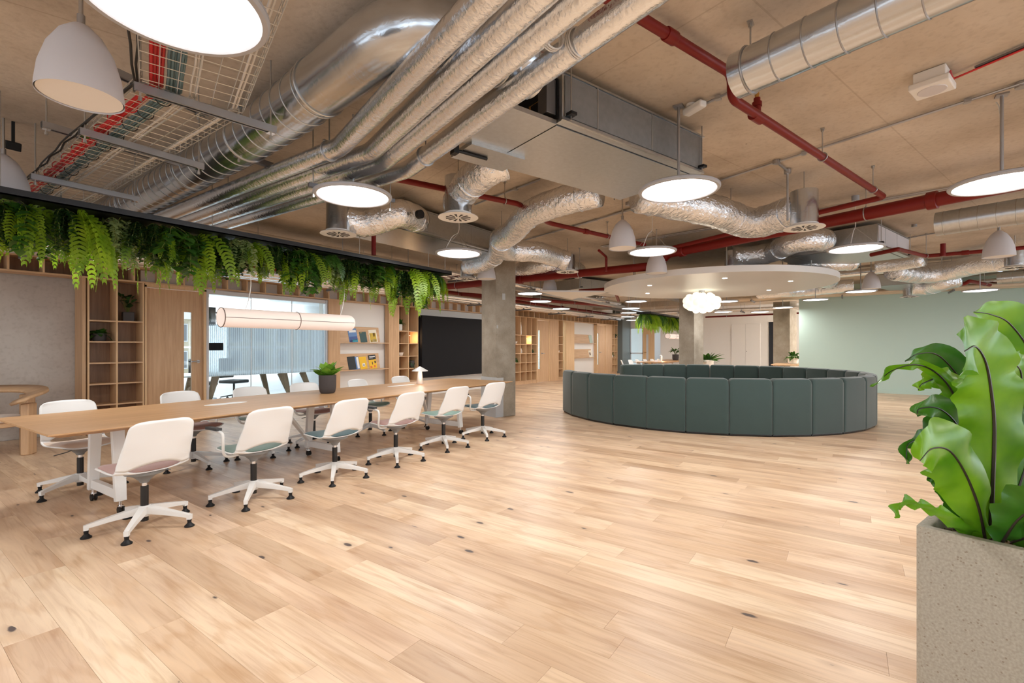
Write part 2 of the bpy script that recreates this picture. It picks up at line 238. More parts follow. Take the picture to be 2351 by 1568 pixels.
# ------------------------------------------------------------ mesh builder
class MB:
    def __init__(s): s.v = []; s.f = []; s.mi = []; s.cur = 0
    def add(s, vs, fs):
        n = len(s.v); s.v += [tuple(v) for v in vs]; s.f += [tuple(i+n for i in f) for f in fs]; s.mi += [s.cur]*len(fs); return s
    def box(s, x0, y0, z0, x1, y1, z1):
        return s.add([(x0,y0,z0),(x1,y0,z0),(x1,y1,z0),(x0,y1,z0),(x0,y0,z1),(x1,y0,z1),(x1,y1,z1),(x0,y1,z1)],
                     [(0,3,2,1),(4,5,6,7),(0,1,5,4),(1,2,6,5),(2,3,7,6),(3,0,4,7)])
    def obox(s, c, u, v, w):   # oriented box: centre + three half-axes
        c, u, v, w = Vector(c), Vector(u), Vector(v), Vector(w); p = []
        for k in (-1, 1):
            for a, b in ((-1,-1),(1,-1),(1,1),(-1,1)): p.append(c+u*a+v*b+w*k)
        return s.add(p, [(0,3,2,1),(4,5,6,7),(0,1,5,4),(1,2,6,5),(2,3,7,6),(3,0,4,7)])
    def bar(s, a, b, w, h, up=(0, 0, 1)):   # rectangular bar from a to b
        a, b = Vector(a), Vector(b); d = (b-a); L = d.length; d = d/L; up = Vector(up)
        r = d.cross(up)
        if r.length < 1e-4: r = d.cross(Vector((1, 0, 0)))
        r.normalize(); u = r.cross(d)
        return s.obox((a+b)/2, d*L/2, r*w/2, u*h/2)
    def taper(s, a, b, w0, h0, w1, h1, up=(0, 0, 1)):
        a, b = Vector(a), Vector(b); d = (b-a).normalized(); up = Vector(up); r = d.cross(up).normalized(); u = r.cross(d); p = []
        for q, w, h in ((a, w0, h0), (b, w1, h1)):
            for i, j in ((-1,-1),(1,-1),(1,1),(-1,1)): p.append(q+r*w/2*i+u*h/2*j)
        return s.add(p, [(0,3,2,1),(4,5,6,7),(0,1,5,4),(1,2,6,5),(2,3,7,6),(3,0,4,7)])
    def poly(s, pts, z0, z1):   # extruded polygon
        n = len(pts); vs = [(x, y, z0) for x, y in pts]+[(x, y, z1) for x, y in pts]
        return s.add(vs, [tuple(range(n-1, -1, -1)), tuple(range(n, 2*n))]+[(i, (i+1) % n, n+(i+1) % n, n+i) for i in range(n)])
    def lathe(s, prof, c=(0, 0, 0), n=24, capb=True, capt=True):
        c = Vector(c); vs = []; fs = []
        for r, z in prof:
            for k in range(n): a = 2*pi*k/n; vs.append((c.x+r*cos(a), c.y+r*sin(a), c.z+z))
        for i in range(len(prof)-1):
            for k in range(n): j = (k+1) % n; fs.append((i*n+k, i*n+j, (i+1)*n+j, (i+1)*n+k))
        if capb: fs.append(tuple(range(n-1, -1, -1)))
        if capt: o = (len(prof)-1)*n; fs.append(tuple(range(o, o+n)))
        return s.add(vs, fs)
    def tube(s, path, r, n=10, caps=True, rf=None):
        path = [Vector(p) for p in path]; m = len(path); vs = []; fs = []
        d0 = (path[1]-path[0]).normalized(); up = Vector((0, 0, 1))
        if abs(d0.z) > .9: up = Vector((1, 0, 0))
        u = d0.cross(up).normalized(); w = u.cross(d0).normalized()
        for i, p in enumerate(path):
            if i == 0: d = path[1]-p
            elif i == m-1: d = p-path[i-1]
            else: d = (path[i+1]-p).normalized()+(p-path[i-1]).normalized()
            if d.length < 1e-6: d = path[i+1]-p if i < m-1 else d0
            d.normalize(); u = (u-d*u.dot(d)).normalized(); w = d.cross(u)
            rr = rf(i/(m-1)) if rf else r
            for k in range(n): a = 2*pi*k/n; vs.append(p+u*(rr*cos(a))+w*(rr*sin(a)))
        for i in range(m-1):
            for k in range(n): j = (k+1) % n; fs.append((i*n+k, (i+1)*n+k, (i+1)*n+j, i*n+j))
        if caps: fs.append(tuple(range(n))); fs.append(tuple(range((m-1)*n+n-1, (m-1)*n-1, -1)))
        return s.add(vs, fs)
    def ring(s, c, axis, R, r, n=24, k=6):
        c, axis = Vector(c), Vector(axis).normalized(); up = Vector((0, 0, 1)) if abs(axis.z) < .9 else Vector((1, 0, 0)); u = axis.cross(up).normalized(); w = u.cross(axis)
        vs = []; fs = []
        for i in range(n):
            a = 2*pi*i/n; d = u*cos(a)+w*sin(a)
            for j in range(k): b = 2*pi*j/k; vs.append(c+d*(R+r*cos(b))+axis*(r*sin(b)))
        for i in range(n):
            for j in range(k): i2, j2 = (i+1) % n, (j+1) % k; fs.append((i*k+j, i*k+j2, i2*k+j2, i2*k+j))
        return s.add(vs, fs)
    def ball(s, c, r, n=12, m=8):
        return s.lathe([(max(1e-4, r*sin(pi*i/m)), -r*cos(pi*i/m)) for i in range(m+1)], c, n, False, False)
    def grid(s, fn, nu, nv):
        vs = [fn(i/nu, j/nv) for j in range(nv+1) for i in range(nu+1)]; w = nu+1
        return s.add(vs, [(j*w+i, j*w+i+1, (j+1)*w+i+1, (j+1)*w+i) for j in range(nv) for i in range(nu)])
    def mesh(s, name, origin=(0, 0, 0), smooth=True, ang=38):
        me = bpy.data.meshes.new(name); o = origin
        me.from_pydata([(v[0]-o[0], v[1]-o[1], v[2]-o[2]) for v in s.v], [], s.f)
        if smooth and len(me.polygons):
            me.polygons.foreach_set('use_smooth', [True]*len(me.polygons)); me.set_sharp_from_angle(angle=radians(ang))
        if any(s.mi): me.polygons.foreach_set('material_index', s.mi)
        me.update(); return me
def tag(o, label=None, cat=None, group=None, kind=None):
    if label: o['label'] = label
    if cat: o['category'] = cat
    if group: o['group'] = group
    if kind: o['kind'] = kind
    return o
def mk(name, mb, mats, parent=None, world=None, smooth=True, ang=38, bevel=0):
    """world: the origin the builder's coordinates are measured against (a parent's location)."""
    origin = world if world is not None else (parent.location if (parent is not None and parent.get('_w')) else (0, 0, 0))
    me = mb.mesh(name, origin, smooth, ang) if isinstance(mb, MB) else mb
    o = bpy.data.objects.new(name, me); COL.objects.link(o)
    if isinstance(mb, MB):
        for x in (mats if isinstance(mats, (list, tuple)) else [mats]): me.materials.append(M[x] if isinstance(x, str) else x)
    if parent is not None: o.parent = parent
    if bevel:
        b = o.modifiers.new('bevel', 'BEVEL'); b.width = bevel; b.segments = 2; b.limit_method = 'ANGLE'; b.angle_limit = radians(40)
    return o
def thing(name, label, cat, loc=(0, 0, 0), rz=0, group=None, world=False):
    o = bpy.data.objects.new(name, None); COL.objects.link(o); o.location = loc; o.rotation_euler = (0, 0, rz); o.empty_display_size = .1
    if world: o['_w'] = 1
    return tag(o, label, cat, group)
def sub(name, mb, mats, parent, root, **k):      # sub-part of a world-built thing
    return mk(name, mb, mats, parent, world=root.location if root.get('_w') else None, **k)
def single(name, mb, mats, label, cat, group=None, loc=None, **k):
    vs = mb.v; o = loc if loc is not None else (sum(v[0] for v in vs)/len(vs), sum(v[1] for v in vs)/len(vs), min(v[2] for v in vs))
    ob = mk(name, mb, mats, None, world=o, **k); ob.location = o; return tag(ob, label, cat, group)
def struct(name, mb, mats, **k):
    ob = mk(name, mb, mats, **k); ob['kind'] = 'structure'; return ob
def copy_tree(o, parent=None):
    c = o.copy(); COL.objects.link(c)
    if parent is not None: c.parent = parent
    for ch in list(o.children): copy_tree(ch, c)
    return c
def curve(pts, n=8):      # Catmull-Rom through points
    pts = [Vector(p) for p in pts]; q = [pts[0]*2-pts[1]]+pts+[pts[-1]*2-pts[-2]]; out = []
    for i in range(1, len(q)-2):
        a, b, c, d = q[i-1:i+3]
        for k in range(n):
            t = k/n; out.append(.5*((2*b)+(c-a)*t+(2*a-5*b+4*c-d)*t*t+(3*b-a-3*c+d)*t**3))
    out.append(pts[-1]); return out
def fillet(pts, r, n=6):
    pts = [Vector(p) for p in pts]; out = [pts[0]]
    for i in range(1, len(pts)-1):
        a, b, c = pts[i-1], pts[i], pts[i+1]; d1 = (a-b); d2 = (c-b); k = min(r, d1.length*.49, d2.length*.49)
        p, q = b+d1.normalized()*k, b+d2.normalized()*k
        for j in range(n+1): t = j/n; out.append(p*(1-t)**2+b*2*t*(1-t)+q*t*t)
    out.append(pts[-1]); return out
# ------------------------------------------------------------ room shell
X0, X1, Y0, Y1 = -5.6, 23.5, -9.7, 9.4
b = MB(); b.box(X0, Y0, -.25, X1+4, 9.92, -.013); floor = struct('floor', b, 'sub', smooth=False)
b = MB(); b.box(X0, Y0, CEIL, X1+4, 16, CEIL+.25); struct('ceiling', b, 'ceil', smooth=False)
# planks: rows run along Y, 187.5 mm wide; the largest in view are parts of their own
PW = .1875; rows = []
fixed = {0: 1.28, 1: .84, 4: -.14, -6: 3.925}
rnd = random.Random(11)
for k in range(int((X0-1.72)/PW), int((X1-1.72)/PW)+1):
    xa = 1.72+k*PW
    if xa < X0 or xa+PW > X1+.2: continue
    y = fixed.get(k, rnd.uniform(-1, 1)); ys = [y]; a = y
    while a < 9.75: a += rnd.choice((1.86, 1.86, 1.5, 1.2)); ys.append(min(a, 9.8))
    a = y
    while a > Y0: a -= rnd.choice((1.86, 1.86, 1.6, 1.3)); ys.insert(0, max(a, Y0))
    for i in range(len(ys)-1):
        if ys[i+1]-ys[i] > .02: rows.append((xa, ys[i], ys[i+1]))
def seen(x, y):
    d = x*CY_+y*SY_
    if d < .6: return 0
    px = CX+FPX*(x*SY_-y*CY_)/d; py = HY+FPX*CAMH/d
    return 1/d**3 if (-20 < px < 2120 and py < 1590) else 0
def score(p): return sum(seen(p[0]+PW/2, p[1]+(p[2]-p[1])*t) for t in (0, .25, .5, .75, 1))*(p[2]-p[1])
rows.sort(key=score, reverse=True)
def plank_mesh(ps, name, origin):
    mb = MB(); cols = []
    for (xa, ya, yb) in ps:
        g = .0003; c = .0006
        x0, x1, y0, y1 = xa+g, xa+PW-g, ya+g, yb-g
        mb.add([(x0,y0,-.0125),(x1,y0,-.0125),(x1,y1,-.0125),(x0,y1,-.0125),(x0,y0,-c),(x1,y0,-c),(x1,y1,-c),(x0,y1,-c),
                (x0+c,y0+c,0),(x1-c,y0+c,0),(x1-c,y1-c,0),(x0+c,y1-c,0)],
               [(8,9,10,11),(4,5,9,8),(5,6,10,9),(6,7,11,10),(7,4,8,11),(0,1,5,4),(1,2,6,5),(2,3,7,6),(3,0,4,7)])
        q = (rnd.random(), rnd.random(), rnd.random(), 1); cols += [q]*9
    me = mb.mesh(name, origin, smooth=False); at = me.color_attributes.new('pid', 'FLOAT_COLOR', 'CORNER')
    flat = []
    for p, q in zip(me.polygons, cols): flat += list(q)*p.loop_total
    at.data.foreach_set('color', flat); me.materials.append(M['plank']); return me
for p in rows[:300]:
    o = bpy.data.objects.new('plank', plank_mesh([p], 'plank', (p[0], p[1], 0))); COL.objects.link(o); o.location = (p[0], p[1], 0); o.parent = floor
o = bpy.data.objects.new('distant_planks', plank_mesh(rows[300:], 'distant_planks', (0, 0, 0))); COL.objects.link(o); o.parent = floor; o['kind'] = 'stuff'
# outer walls
def window_wall(name, horizontal, fixedc, a0, a1, n):
    mb = MB(); fr = MB(); w = (a1-a0)/n
    def bx(m, p, q, z0, z1, t=.2):
        if horizontal: m.box(p, fixedc-t/2, z0, q, fixedc+t/2, z1)
        else: m.box(fixedc-t/2, p, z0, fixedc+t/2, q, z1)
    bx(mb, a0, a1, 0, .5); bx(mb, a0, a1, 2.75, CEIL)
    for i in range(n+1): bx(mb, a0+i*w-.3 if i else a0, a0+i*w+.3 if i < n else a1, .5, 2.75)
    struct(name, mb, 'white', smooth=False); return w
w = window_wall('wall_right', True, Y0, X0, X1+4, 8)
for i in range(8):
    mb = MB(); x = X0+i*w
    for z in (.5, 2.7): mb.box(x+.3, Y0-.04, z, x+w-.3, Y0+.04, z+.05)
    for q in (x+.3, x+w/2-.03, x+w-.36): mb.box(q, Y0-.04, .5, q+.06, Y0+.04, 2.75)
    f = struct('window_%d' % (i+3), mb, 'alu', smooth=False)
w2 = window_wall('wall_behind', False, X0, Y0, 9.9, 5)
# left side: concrete return, plaster wall with its openings
b = MB(); b.box(X0, 9.82, 0, 2.12, 10.0, CEIL); struct('wall_left', b, 'cwall', smooth=False)
b = MB()
for q in ((2.12, 9.75, 0, 2.84, 9.9, CEIL), (2.84, 9.6, 2.37, 6.2, 9.75, CEIL), (2.84, 9.75, 2.37, 2.9, 9.9, CEIL), (6.2, 9.6, 0, 8.2, 9.75, CEIL), (8.2, 9.75, 0, 8.92, 9.9, CEIL), (8.92, 9.56, 0, 13.05, 9.75, CEIL),
          (13.05, 9.75, 0, 14.86, 9.9, CEIL), (14.86, 9.6, 2.37, 17.1, 9.75, CEIL), (15.8, 9.72, 0, 16.84, 9.75, 2.37), (17.1, 9.56, 0, 20.0, 9.75, CEIL), (20.0, 9.6, 2.37, 21.0, 9.75, CEIL), (21.0, 9.72, 0, 23.6, 9.9, CEIL)):
    b.box(*q)
b.box(2.1, 9.68, 2.66, 23.5, 9.74, CEIL)
struct('wall_front_left', b, 'white', smooth=False)
b = MB(); b.box(X0, 9.6, 0.0, 2.1, 9.81, .0001)
# far end and sage wall
b = MB(); b.box(17.3, Y0, 0, 17.55, 1.24, CEIL); struct('wall_sage', b, 'green', smooth=False)
b = MB(); b.box(17.27, Y0, 0, 17.3, 1.24, .09); struct('baseboard_sage', b, 'green', smooth=False)
b = MB(); b.box(X1, -3, 0, X1+.15, 7.6, CEIL); b.box(X1, 9.15, 0, X1+.15, 9.9, CEIL); b.box(X1, 7.6, 2.3, X1+.15, 9.15, CEIL); struct('wall_far', b, 'white', smooth=False)
b = MB(); b.box(17.55, -3, 0, X1, -2.85, CEIL); struct('wall_far_side', b, 'white', smooth=False)
# pier at the end of the joinery
b = MB(); b.box(22.42, 9.15, 0, X1, 9.6, CEIL); single('end_pier', b, 'greycol', 'dark grey painted pier closing the far end of the oak joinery wall', 'pier')
# ------------------------------------------------------------ meeting room behind the glazing
b = MB(); b.box(2.12, 9.92, -.1, 12.5, 15, -.001); struct('floor_meeting', b, 'rfloor', smooth=False)
b = MB(); b.box(2.12, 9.9, 2.72, 12.5, 15, 2.80); struct('ceiling_meeting', b, 'wclean', smooth=False)
b = MB(); b.box(2.0, 9.9, 0, 2.12, 15, CEIL); b.box(12.5, 9.9, 0, 12.62, 15, CEIL)
for q in ((2.1, 14.9, 0, 12.6, 15.05, .55), (2.1, 14.9, 2.3, 12.6, 15.05, CEIL), (2.1, 14.9, .5, 3.2, 15.05, 2.35), (5.9, 14.9, .5, 6.5, 15.05, 2.35), (9.3, 14.9, .5, 9.8, 15.05, 2.35)): b.box(*q)
struct('wall_meeting', b, 'wclean', smooth=False)
b = MB()
for x in (3.2, 4.5, 5.84, 6.5, 7.9, 9.24): b.box(x, 14.93, .55, x+.06, 15.0, 2.3)
for x in (3.2, 6.5): b.box(x, 14.93, 1.3, x+2.7, 15.0, 1.35)
struct('window_2', b, 'steeld', smooth=False)
b = MB(); b.box(2.13, 12.2, 2.62, 12.4, 12.28, 2.70); single('linear_ceiling_light', b, mat('lit_linear', (1, 1, 1), .5, emit=(.95, .98, 1), es=3.5), 'thin white light line across the ceiling inside the glazed meeting room', 'light')
area('meeting_light', (5.5, 12.0, 2.6), (0, 0, 0), 5, 2.5, 60, (.93, .97, 1.0))
# facade opposite, seen through the slot in the door
fac = thing('building_facade', 'cream brick building with arched sash windows, seen through the slot of the oak door', 'building', (8, 24, 0), world=True)
mk('wall', MB().box(2, 24, -6, 20, 24.6, 2.6), 'brick', fac, smooth=False); mk('cornice', MB().box(2, 23.7, 2.55, 20, 24.1, 2.95), 'white', fac, smooth=False)
for i in range(9):
    for z in (-.9, .35, 1.55):
        x = 6+i*1.15; w_ = mk('window', MB().box(x, 23.93, z, x+.5, 24.0, z+.8), 'alu', fac, smooth=False)
        sub('pane', MB().box(x+.05, 23.91, z+.05, x+.23, 23.94, z+.75).box(x+.27, 23.91, z+.05, x+.45, 23.94, z+.75), 'steeld', w_, fac, smooth=False)
# meeting table and chairs
t = thing('meeting_table', 'pale meeting table on splayed wooden legs behind the glass partition', 'table', (5.2, 11.4, 0), 0, world=True)
mk('tabletop', MB().box(3.5, 10.75, .72, 7.3, 12.1, .75), 'wclean', t, bevel=.005)
for lx, s in ((4.0, 1), (4.45, 1), (6.1, -1), (6.65, -1)):
    for ly, q in ((10.95, 1), (11.9, -1)):
        mk('leg', MB().taper((lx+.12*s, ly+.05*q, .72), (lx-.12*s, ly-.08*q, 0), .14, .05, .07, .04, up=(0, 1, 0)), 'walnut', t, smooth=False)
def office_chair(x, y, rz, label):
    o = thing('office_chair', label, 'chair', (x, y, 0), rz, 'black chairs in the meeting room')
    mk('seat', MB().box(-.24, -.24, .42, .24, .24, .50), 'chairk', o, bevel=.02); mk('backrest', MB().box(-.22, .2, .55, .22, .25, 1.05), 'chairk', o, bevel=.02)
    mk('gas_column', MB().lathe([(.025, .1), (.025, .42)], n=12), 'chairk', o)
    for k in range(5):
        a = 2*pi*k/5; mk('leg', MB().taper((0, 0, .12), (.3*cos(a), .3*sin(a), .08), .05, .03, .03, .02), 'chairk', o); mk('caster', MB().ball((.3*cos(a), .3*sin(a), .03), .03), 'chairk', o)
    return o
office_chair(4.95, 12.6, 0, 'black swivel office chair behind the meeting table, left one'); office_chair(5.7, 12.7, .4, 'black swivel office chair behind the meeting table, right one')
# track spots on the meeting room ceiling
for i, (px, py) in enumerate(((541, 690), (552, 680), (636, 704), (653, 700), (670, 693), (692, 690))):
    q = WY(px, py, 11.2); o = thing('spotlight', ['short white spotlight nearest the oak door, inside the meeting room', 'white spotlight behind the first glass pane of the meeting room', 'white spotlight left of the middle glass joint', 'white spotlight at the middle glass joint', 'white spotlight just right of the middle glass joint', 'white spotlight farthest right in the meeting room'][i], 'spotlight', (q.x, 11.2, 2.72), 0, 'spotlights in the meeting room')
    mk('stem', MB().lathe([(.008, -.08), (.008, 0)], n=8), 'wplast', o); mk('head', MB().tube([(0, 0, -.08), (.05*(-1)**i, 0, -.2)], .035, 12), 'wplast', o)
# ------------------------------------------------------------ left-wall joinery
LV = [.12, .45, .775, 1.10, 1.43, 1.755, 2.385]
def bookcase(x0, x1, n, label, group='oak bookcases in the joinery wall'):
    o = thing('bookcase', label, 'bookcase', (x0, 9.4, 0), 0, group, world=True); t = .022
    mk('back_panel', MB().box(x0, 9.70, .0, x1, 9.72, 2.38), 'oakd', o, smooth=False)
    mk('plinth', MB().box(x0, 9.42, 0, x1, 9.44, .11), 'oak', o, smooth=False)
    w = (x1-x0)/n
    for i in range(n+1):
        x = min(max(x0+i*w, x0+t/2), x1-t/2); mk('side_panel' if i in (0, n) else 'divider', MB().box(x-t/2, 9.4, .11, x+t/2, 9.70, 2.385), 'oakl', o, smooth=False)
    for z in LV[:-1]:
        for i in range(n): mk('shelf', MB().box(x0+i*w+t/2, 9.402, z-t, x0+(i+1)*w-t/2, 9.70, z), 'oakh', o, smooth=False)
    return o
bookcase(2.12, 2.83, 2, 'two-column oak bookcase left of the oak door, with dark potted plants')
bookcase(8.21, 8.90, 2, 'two-column oak bookcase left of the large black panel')
bookcase(13.05, 14.85, 5, 'wide five-column oak bookcase right of the nearest concrete column')
bookcase(16.45, 16.83, 1, 'single-column oak bookcase between the second oak door and the bright glass strip')
bookcase(21.72, 22.40, 2, 'two-column oak bookcase at the far end beside the grey pier')
def panel(x0, x1, label, y0=9.4, y1=9.555, m='oak'):
    return single('oak_panel', MB().box(x0, y0, 0, x1, y1, 2.385), m, label, 'panel', 'full-height oak panels of the joinery wall', smooth=False)
panel(2.06, 2.10, 'narrow oak end panel against the bare concrete wall', 9.4, 9.8)
panel(6.20, 6.50, 'oak panel between the meeting room glass and the upper magazine ledges')
panel(7.90, 8.21, 'oak panel right of the magazines, left of the two-column bookcase')
panel(15.78, 16.44, 'oak panel right of the second oak door', m='oak'); panel(17.10, 17.80, 'pale oak panel right of the bright glass strip', m='oakl'); panel(20.98, 21.70, 'oak panel right of the farthest oak door', m='oak')
cs = thing('cubby_shelf', 'long oak shelf of small open cubbies running along the top of the joinery wall', 'shelf', (8, 9.4, 2.39), world=True)
mk('top_board', MB().box(-4.5, 9.4, 2.615, 22.42, 9.7, 2.635), 'oakh', cs, smooth=False); mk('bottom_board', MB().box(-4.5, 9.395, 2.385, 22.42, 9.7, 2.41), 'oakh', cs, smooth=False)
mk('back_panel', MB().box(-4.5, 9.66, 2.41, 22.42, 9.68, 2.615), 'oakd', cs, smooth=False)
xx = 22.41; dm = None
while xx > -4.5:
    dm_o = mk('divider', MB().box(xx-.011, 9.402, 2.41, xx+.011, 9.66, 2.615), 'oakl', cs, smooth=False); xx -= .352
# doors
def oak_door(k, x0, x1, slot, hx, label_handle=True, flip=False):
    d = thing('door_%d' % k, None, None, (x0, 9.45, 0), world=True); d['kind'] = 'structure'
    mk('door_frame', MB().box(x0, 9.4, 0, x0+.025, 9.6, 2.36).box(x1-.04, 9.4, 0, x1, 9.6, 2.36).box(x0, 9.4, 2.33, x1, 9.6, 2.385), 'oakl', d, smooth=False)
    a, c = x0+.03, x1-.045; s0, s1 = slot; leaf = MB(); ya, yb = (9.46, 9.505) if k == 1 else (9.412, 9.44)
    for q in ((a, ya, 0.005, s0, yb, 2.32), (s1, ya, .005, c, yb, 2.32), (s0, ya, .005, s1, yb, .5), (s0, ya, 1.95, s1, yb, 2.32)): leaf.box(*q)
    l = mk('door_leaf', leaf, 'oak', d, smooth=False)
    sub('vision_panel', MB().box(s0, yb-.02, .5, s1, yb-.014, 1.95), 'glass', l, d, smooth=False)
    h = MB().tube([(hx, ya, 1.08), (hx, ya-.05, 1.08), (hx-.12 if not flip else hx+.11, ya-.055, 1.08)], .012, 8); h.tube([(hx, ya, 1.08), (hx, ya-.012, 1.08)], .028, 16); sub('handle', h, 'steel', l, d)
oak_door(1, 2.84, 3.75, (3.42, 3.54), 3.64); oak_door(2, 14.86, 15.77, (14.95, 15.10), 15.2, flip=True); oak_door(3, 20.0, 20.97, (20.06, 20.22), 20.3, flip=True)
# glazing with reeded film
g = thing('window_1', None, None, (3.77, 9.5, 0), world=True); g['kind'] = 'structure'
mk('window_frame', MB().box(3.76, 9.42, 0, 3.80, 9.56, 2.37).box(6.165, 9.42, 0, 6.195, 9.56, 2.37).box(3.8, 9.45, 0, 6.17, 9.56, .05).box(3.8, 9.45, 2.30, 6.17, 9.56, 2.37), 'alu', g, smooth=False)
xs = [3.80, 4.58, 5.41, 6.165]
for i in range(3):
    pn = mk('pane', MB().box(xs[i]+.004, 9.5, .05, xs[i+1]-.004, 9.51, 2.30), 'glass', g, smooth=False)
    sub('reeded_film', MB().box(xs[i]+.008, 9.496, .80, xs[i+1]-.008, 9.4985, 1.76), 'reed', pn, g, smooth=False)
for x in xs[1:3]: mk('joint', MB().box(x-.005, 9.495, .05, x+.005, 9.515, 2.30), 'alu', g, smooth=False)
b = MB().obox((3.93, 9.455, 1.345), (.125, 0, 0), (0, .012, 0), (0, .004, .07)); single('booking_screen', b, 'black', 'small black room booking screen mounted on the glass beside the oak door', 'screen', bevel=.004)
b = MB().box(3.82, 9.9, 1.75, 4.12, 10.1, 2.1); single('loudspeaker', b, 'padk', 'black wall speaker inside the meeting room behind the left end of the tube lamp', 'speaker', bevel=.01, loc=(3.97, 10.0, 1.75))
b = MB().box(16.84, 9.5, .1, 17.08, 9.51, 2.38); w3 = thing('window_11', None, None, (16.9, 9.5, 0), world=True); w3['kind'] = 'structure'; mk('pane', b, 'glass', w3, smooth=False)
area('side_room_light', (17.2, 10.6, 1.4), (pi/2, 0, 0), .8, 2.0, 14, (.85, 1, .9))
for x_ in (15.4, 20.6): area('side_room_light', (x_, 10.5, 2.6), (0, 0, 0), 2.4, .8, 70, (.95, .98, 1.0))
b = MB().box(12.7, 11.2, 0, 23.6, 11.25, 2.9); struct('wall_side_room', b, 'wclean', smooth=False)
# black panel
b = MB().box(8.94, 9.30, .50, 12.9, 9.56, 2.185); single('display_wall', b, 'black', 'large matt black panel on the white wall between bookcase and concrete column', 'panel', smooth=False)
# magazine ledges
def ledge(x0, x1, z, label):
    o = thing('magazine_ledge', label, 'ledge', (x0, 9.4, z), 0, 'oak magazine ledges', world=True)
    mk('shelf_board', MB().box(x0, 9.40, z-.02, x1, 9.56, z), 'oakh', o, smooth=False)
    mk('back_board', MB().obox(((x0+x1)/2-.1, 9.535, z+.19), ((x1-x0)/2-.1, 0, 0), (0, .009, 0), (0, .035, .185)), 'oakh', o, smooth=False)
ledge(6.50, 7.90, 1.44, 'upper oak magazine ledge left of the two-column bookcase'); ledge(6.50, 7.90, .80, 'lower oak magazine ledge left of the two-column bookcase')
ledge(17.81, 19.9, 1.50, 'upper oak ledge on the distant white wall panel'); ledge(17.81, 19.9, .85, 'lower oak ledge on the distant white wall panel')
def mag(x, z, w, h, cover, label, extra=(), zs=0):
    o = thing('magazine', label, 'magazine', (x, 9.49, z+.002), 0, 'magazines on the oak ledges'); o.rotation_euler = (radians(-10), radians(-4), 0)
    mk('cover', MB().box(-w/2, -.006, 0, w/2, .006, h), cover, o, smooth=False)
    for nm, (a, c, d, e), m in extra: mk(nm, MB().box(-w/2+a*w, -.0085, c*h, -w/2+d*w, -.006, e*h), m, o, smooth=False)
def txt(parent_obj, s, x, z, size, m, y=-.0095):
    c = bpy.data.curves.new('lettering', 'FONT'); c.body = s; c.size = size; c.align_x = 'CENTER'; c.extrude = .0004
    o = bpy.data.objects.new('lettering', c); COL.objects.link(o); o.parent = parent_obj; o.location = (x, y, z); o.rotation_euler = (pi/2, 0, 0); c.materials.append(M[m]); return o
mag(6.93, 1.44, .235, .33, 'book_blue', 'magazine with a blue coastal cover and white title, on the upper ledge', [('title', (.12, .72, .92, .90), 'ink'), ('sea', (.05, 0, .98, .42), 'book_navy'), ('surf', (.35, .02, .98, .22), 'book_sea'), ('rock', (.05, 0, .38, .16), 'book_brown')])
mag(7.22, 1.44, .19, .26, 'book_green', 'plain dark green booklet in the middle of the upper ledge', [('title', (.10, .90, .35, .93), 'book_must')])
mag(7.51, 1.44, .235, .32, 'book_cream', 'cream and mustard magazine with two dark portraits, right on the upper ledge', [('picture', (.08, .05, .88, .74), 'book_must'), ('portrait', (.10, .48, .24, .72), 'book_brown'), ('portrait', (.50, .45, .76, .74), 'book_brown'), ('caption', (.34, .05, .85, .26), 'book_cream'), ('figure', (.12, .04, .28, .18), 'book_brown')])
mag(6.90, .80, .21, .31, 'book_black', 'black booklet at the left of the lower ledge'); mag(7.00, .80, .20, .30, 'book_blue', 'pale blue magazine half hidden behind the black booklet', [('edge', (.7, .05, .98, .95), 'ink')])
mag(7.22, .80, .20, .30, 'book_yellow', 'bright yellow magazine with a small round picture, middle of the lower ledge', [('picture', (.36, .20, .72, .46), 'ink'), ('picture_detail', (.46, .26, .62, .38), 'book_black')])
mag(7.50, .80, .22, .34, 'book_yellow', 'yellow magazine with a black title band, right on the lower ledge', [('band', (0, .66, 1, 1), 'book_black'), ('title', (.15, .82, .92, .92), 'ink'), ('subtitle', (.10, .72, .60, .79), 'ink'), ('blot', (.1, .05, .35, .2), 'book_orange'), ('blot', (.6, .1, .8, .25), 'book_orange'), ('figure', (.75, .38, .92, .55), 'book_black'), ('figure', (.4, .3, .5, .5), 'book_brown')])
mag(19.6, 1.50, .3, .36, 'pale', 'pale green magazine at the right end of the distant upper ledge'); mag(19.55, .85, .28, .32, 'book_cream', 'cream magazine at the right end of the distant lower ledge', [('picture', (.2, .3, .6, .7), 'book_brown')])
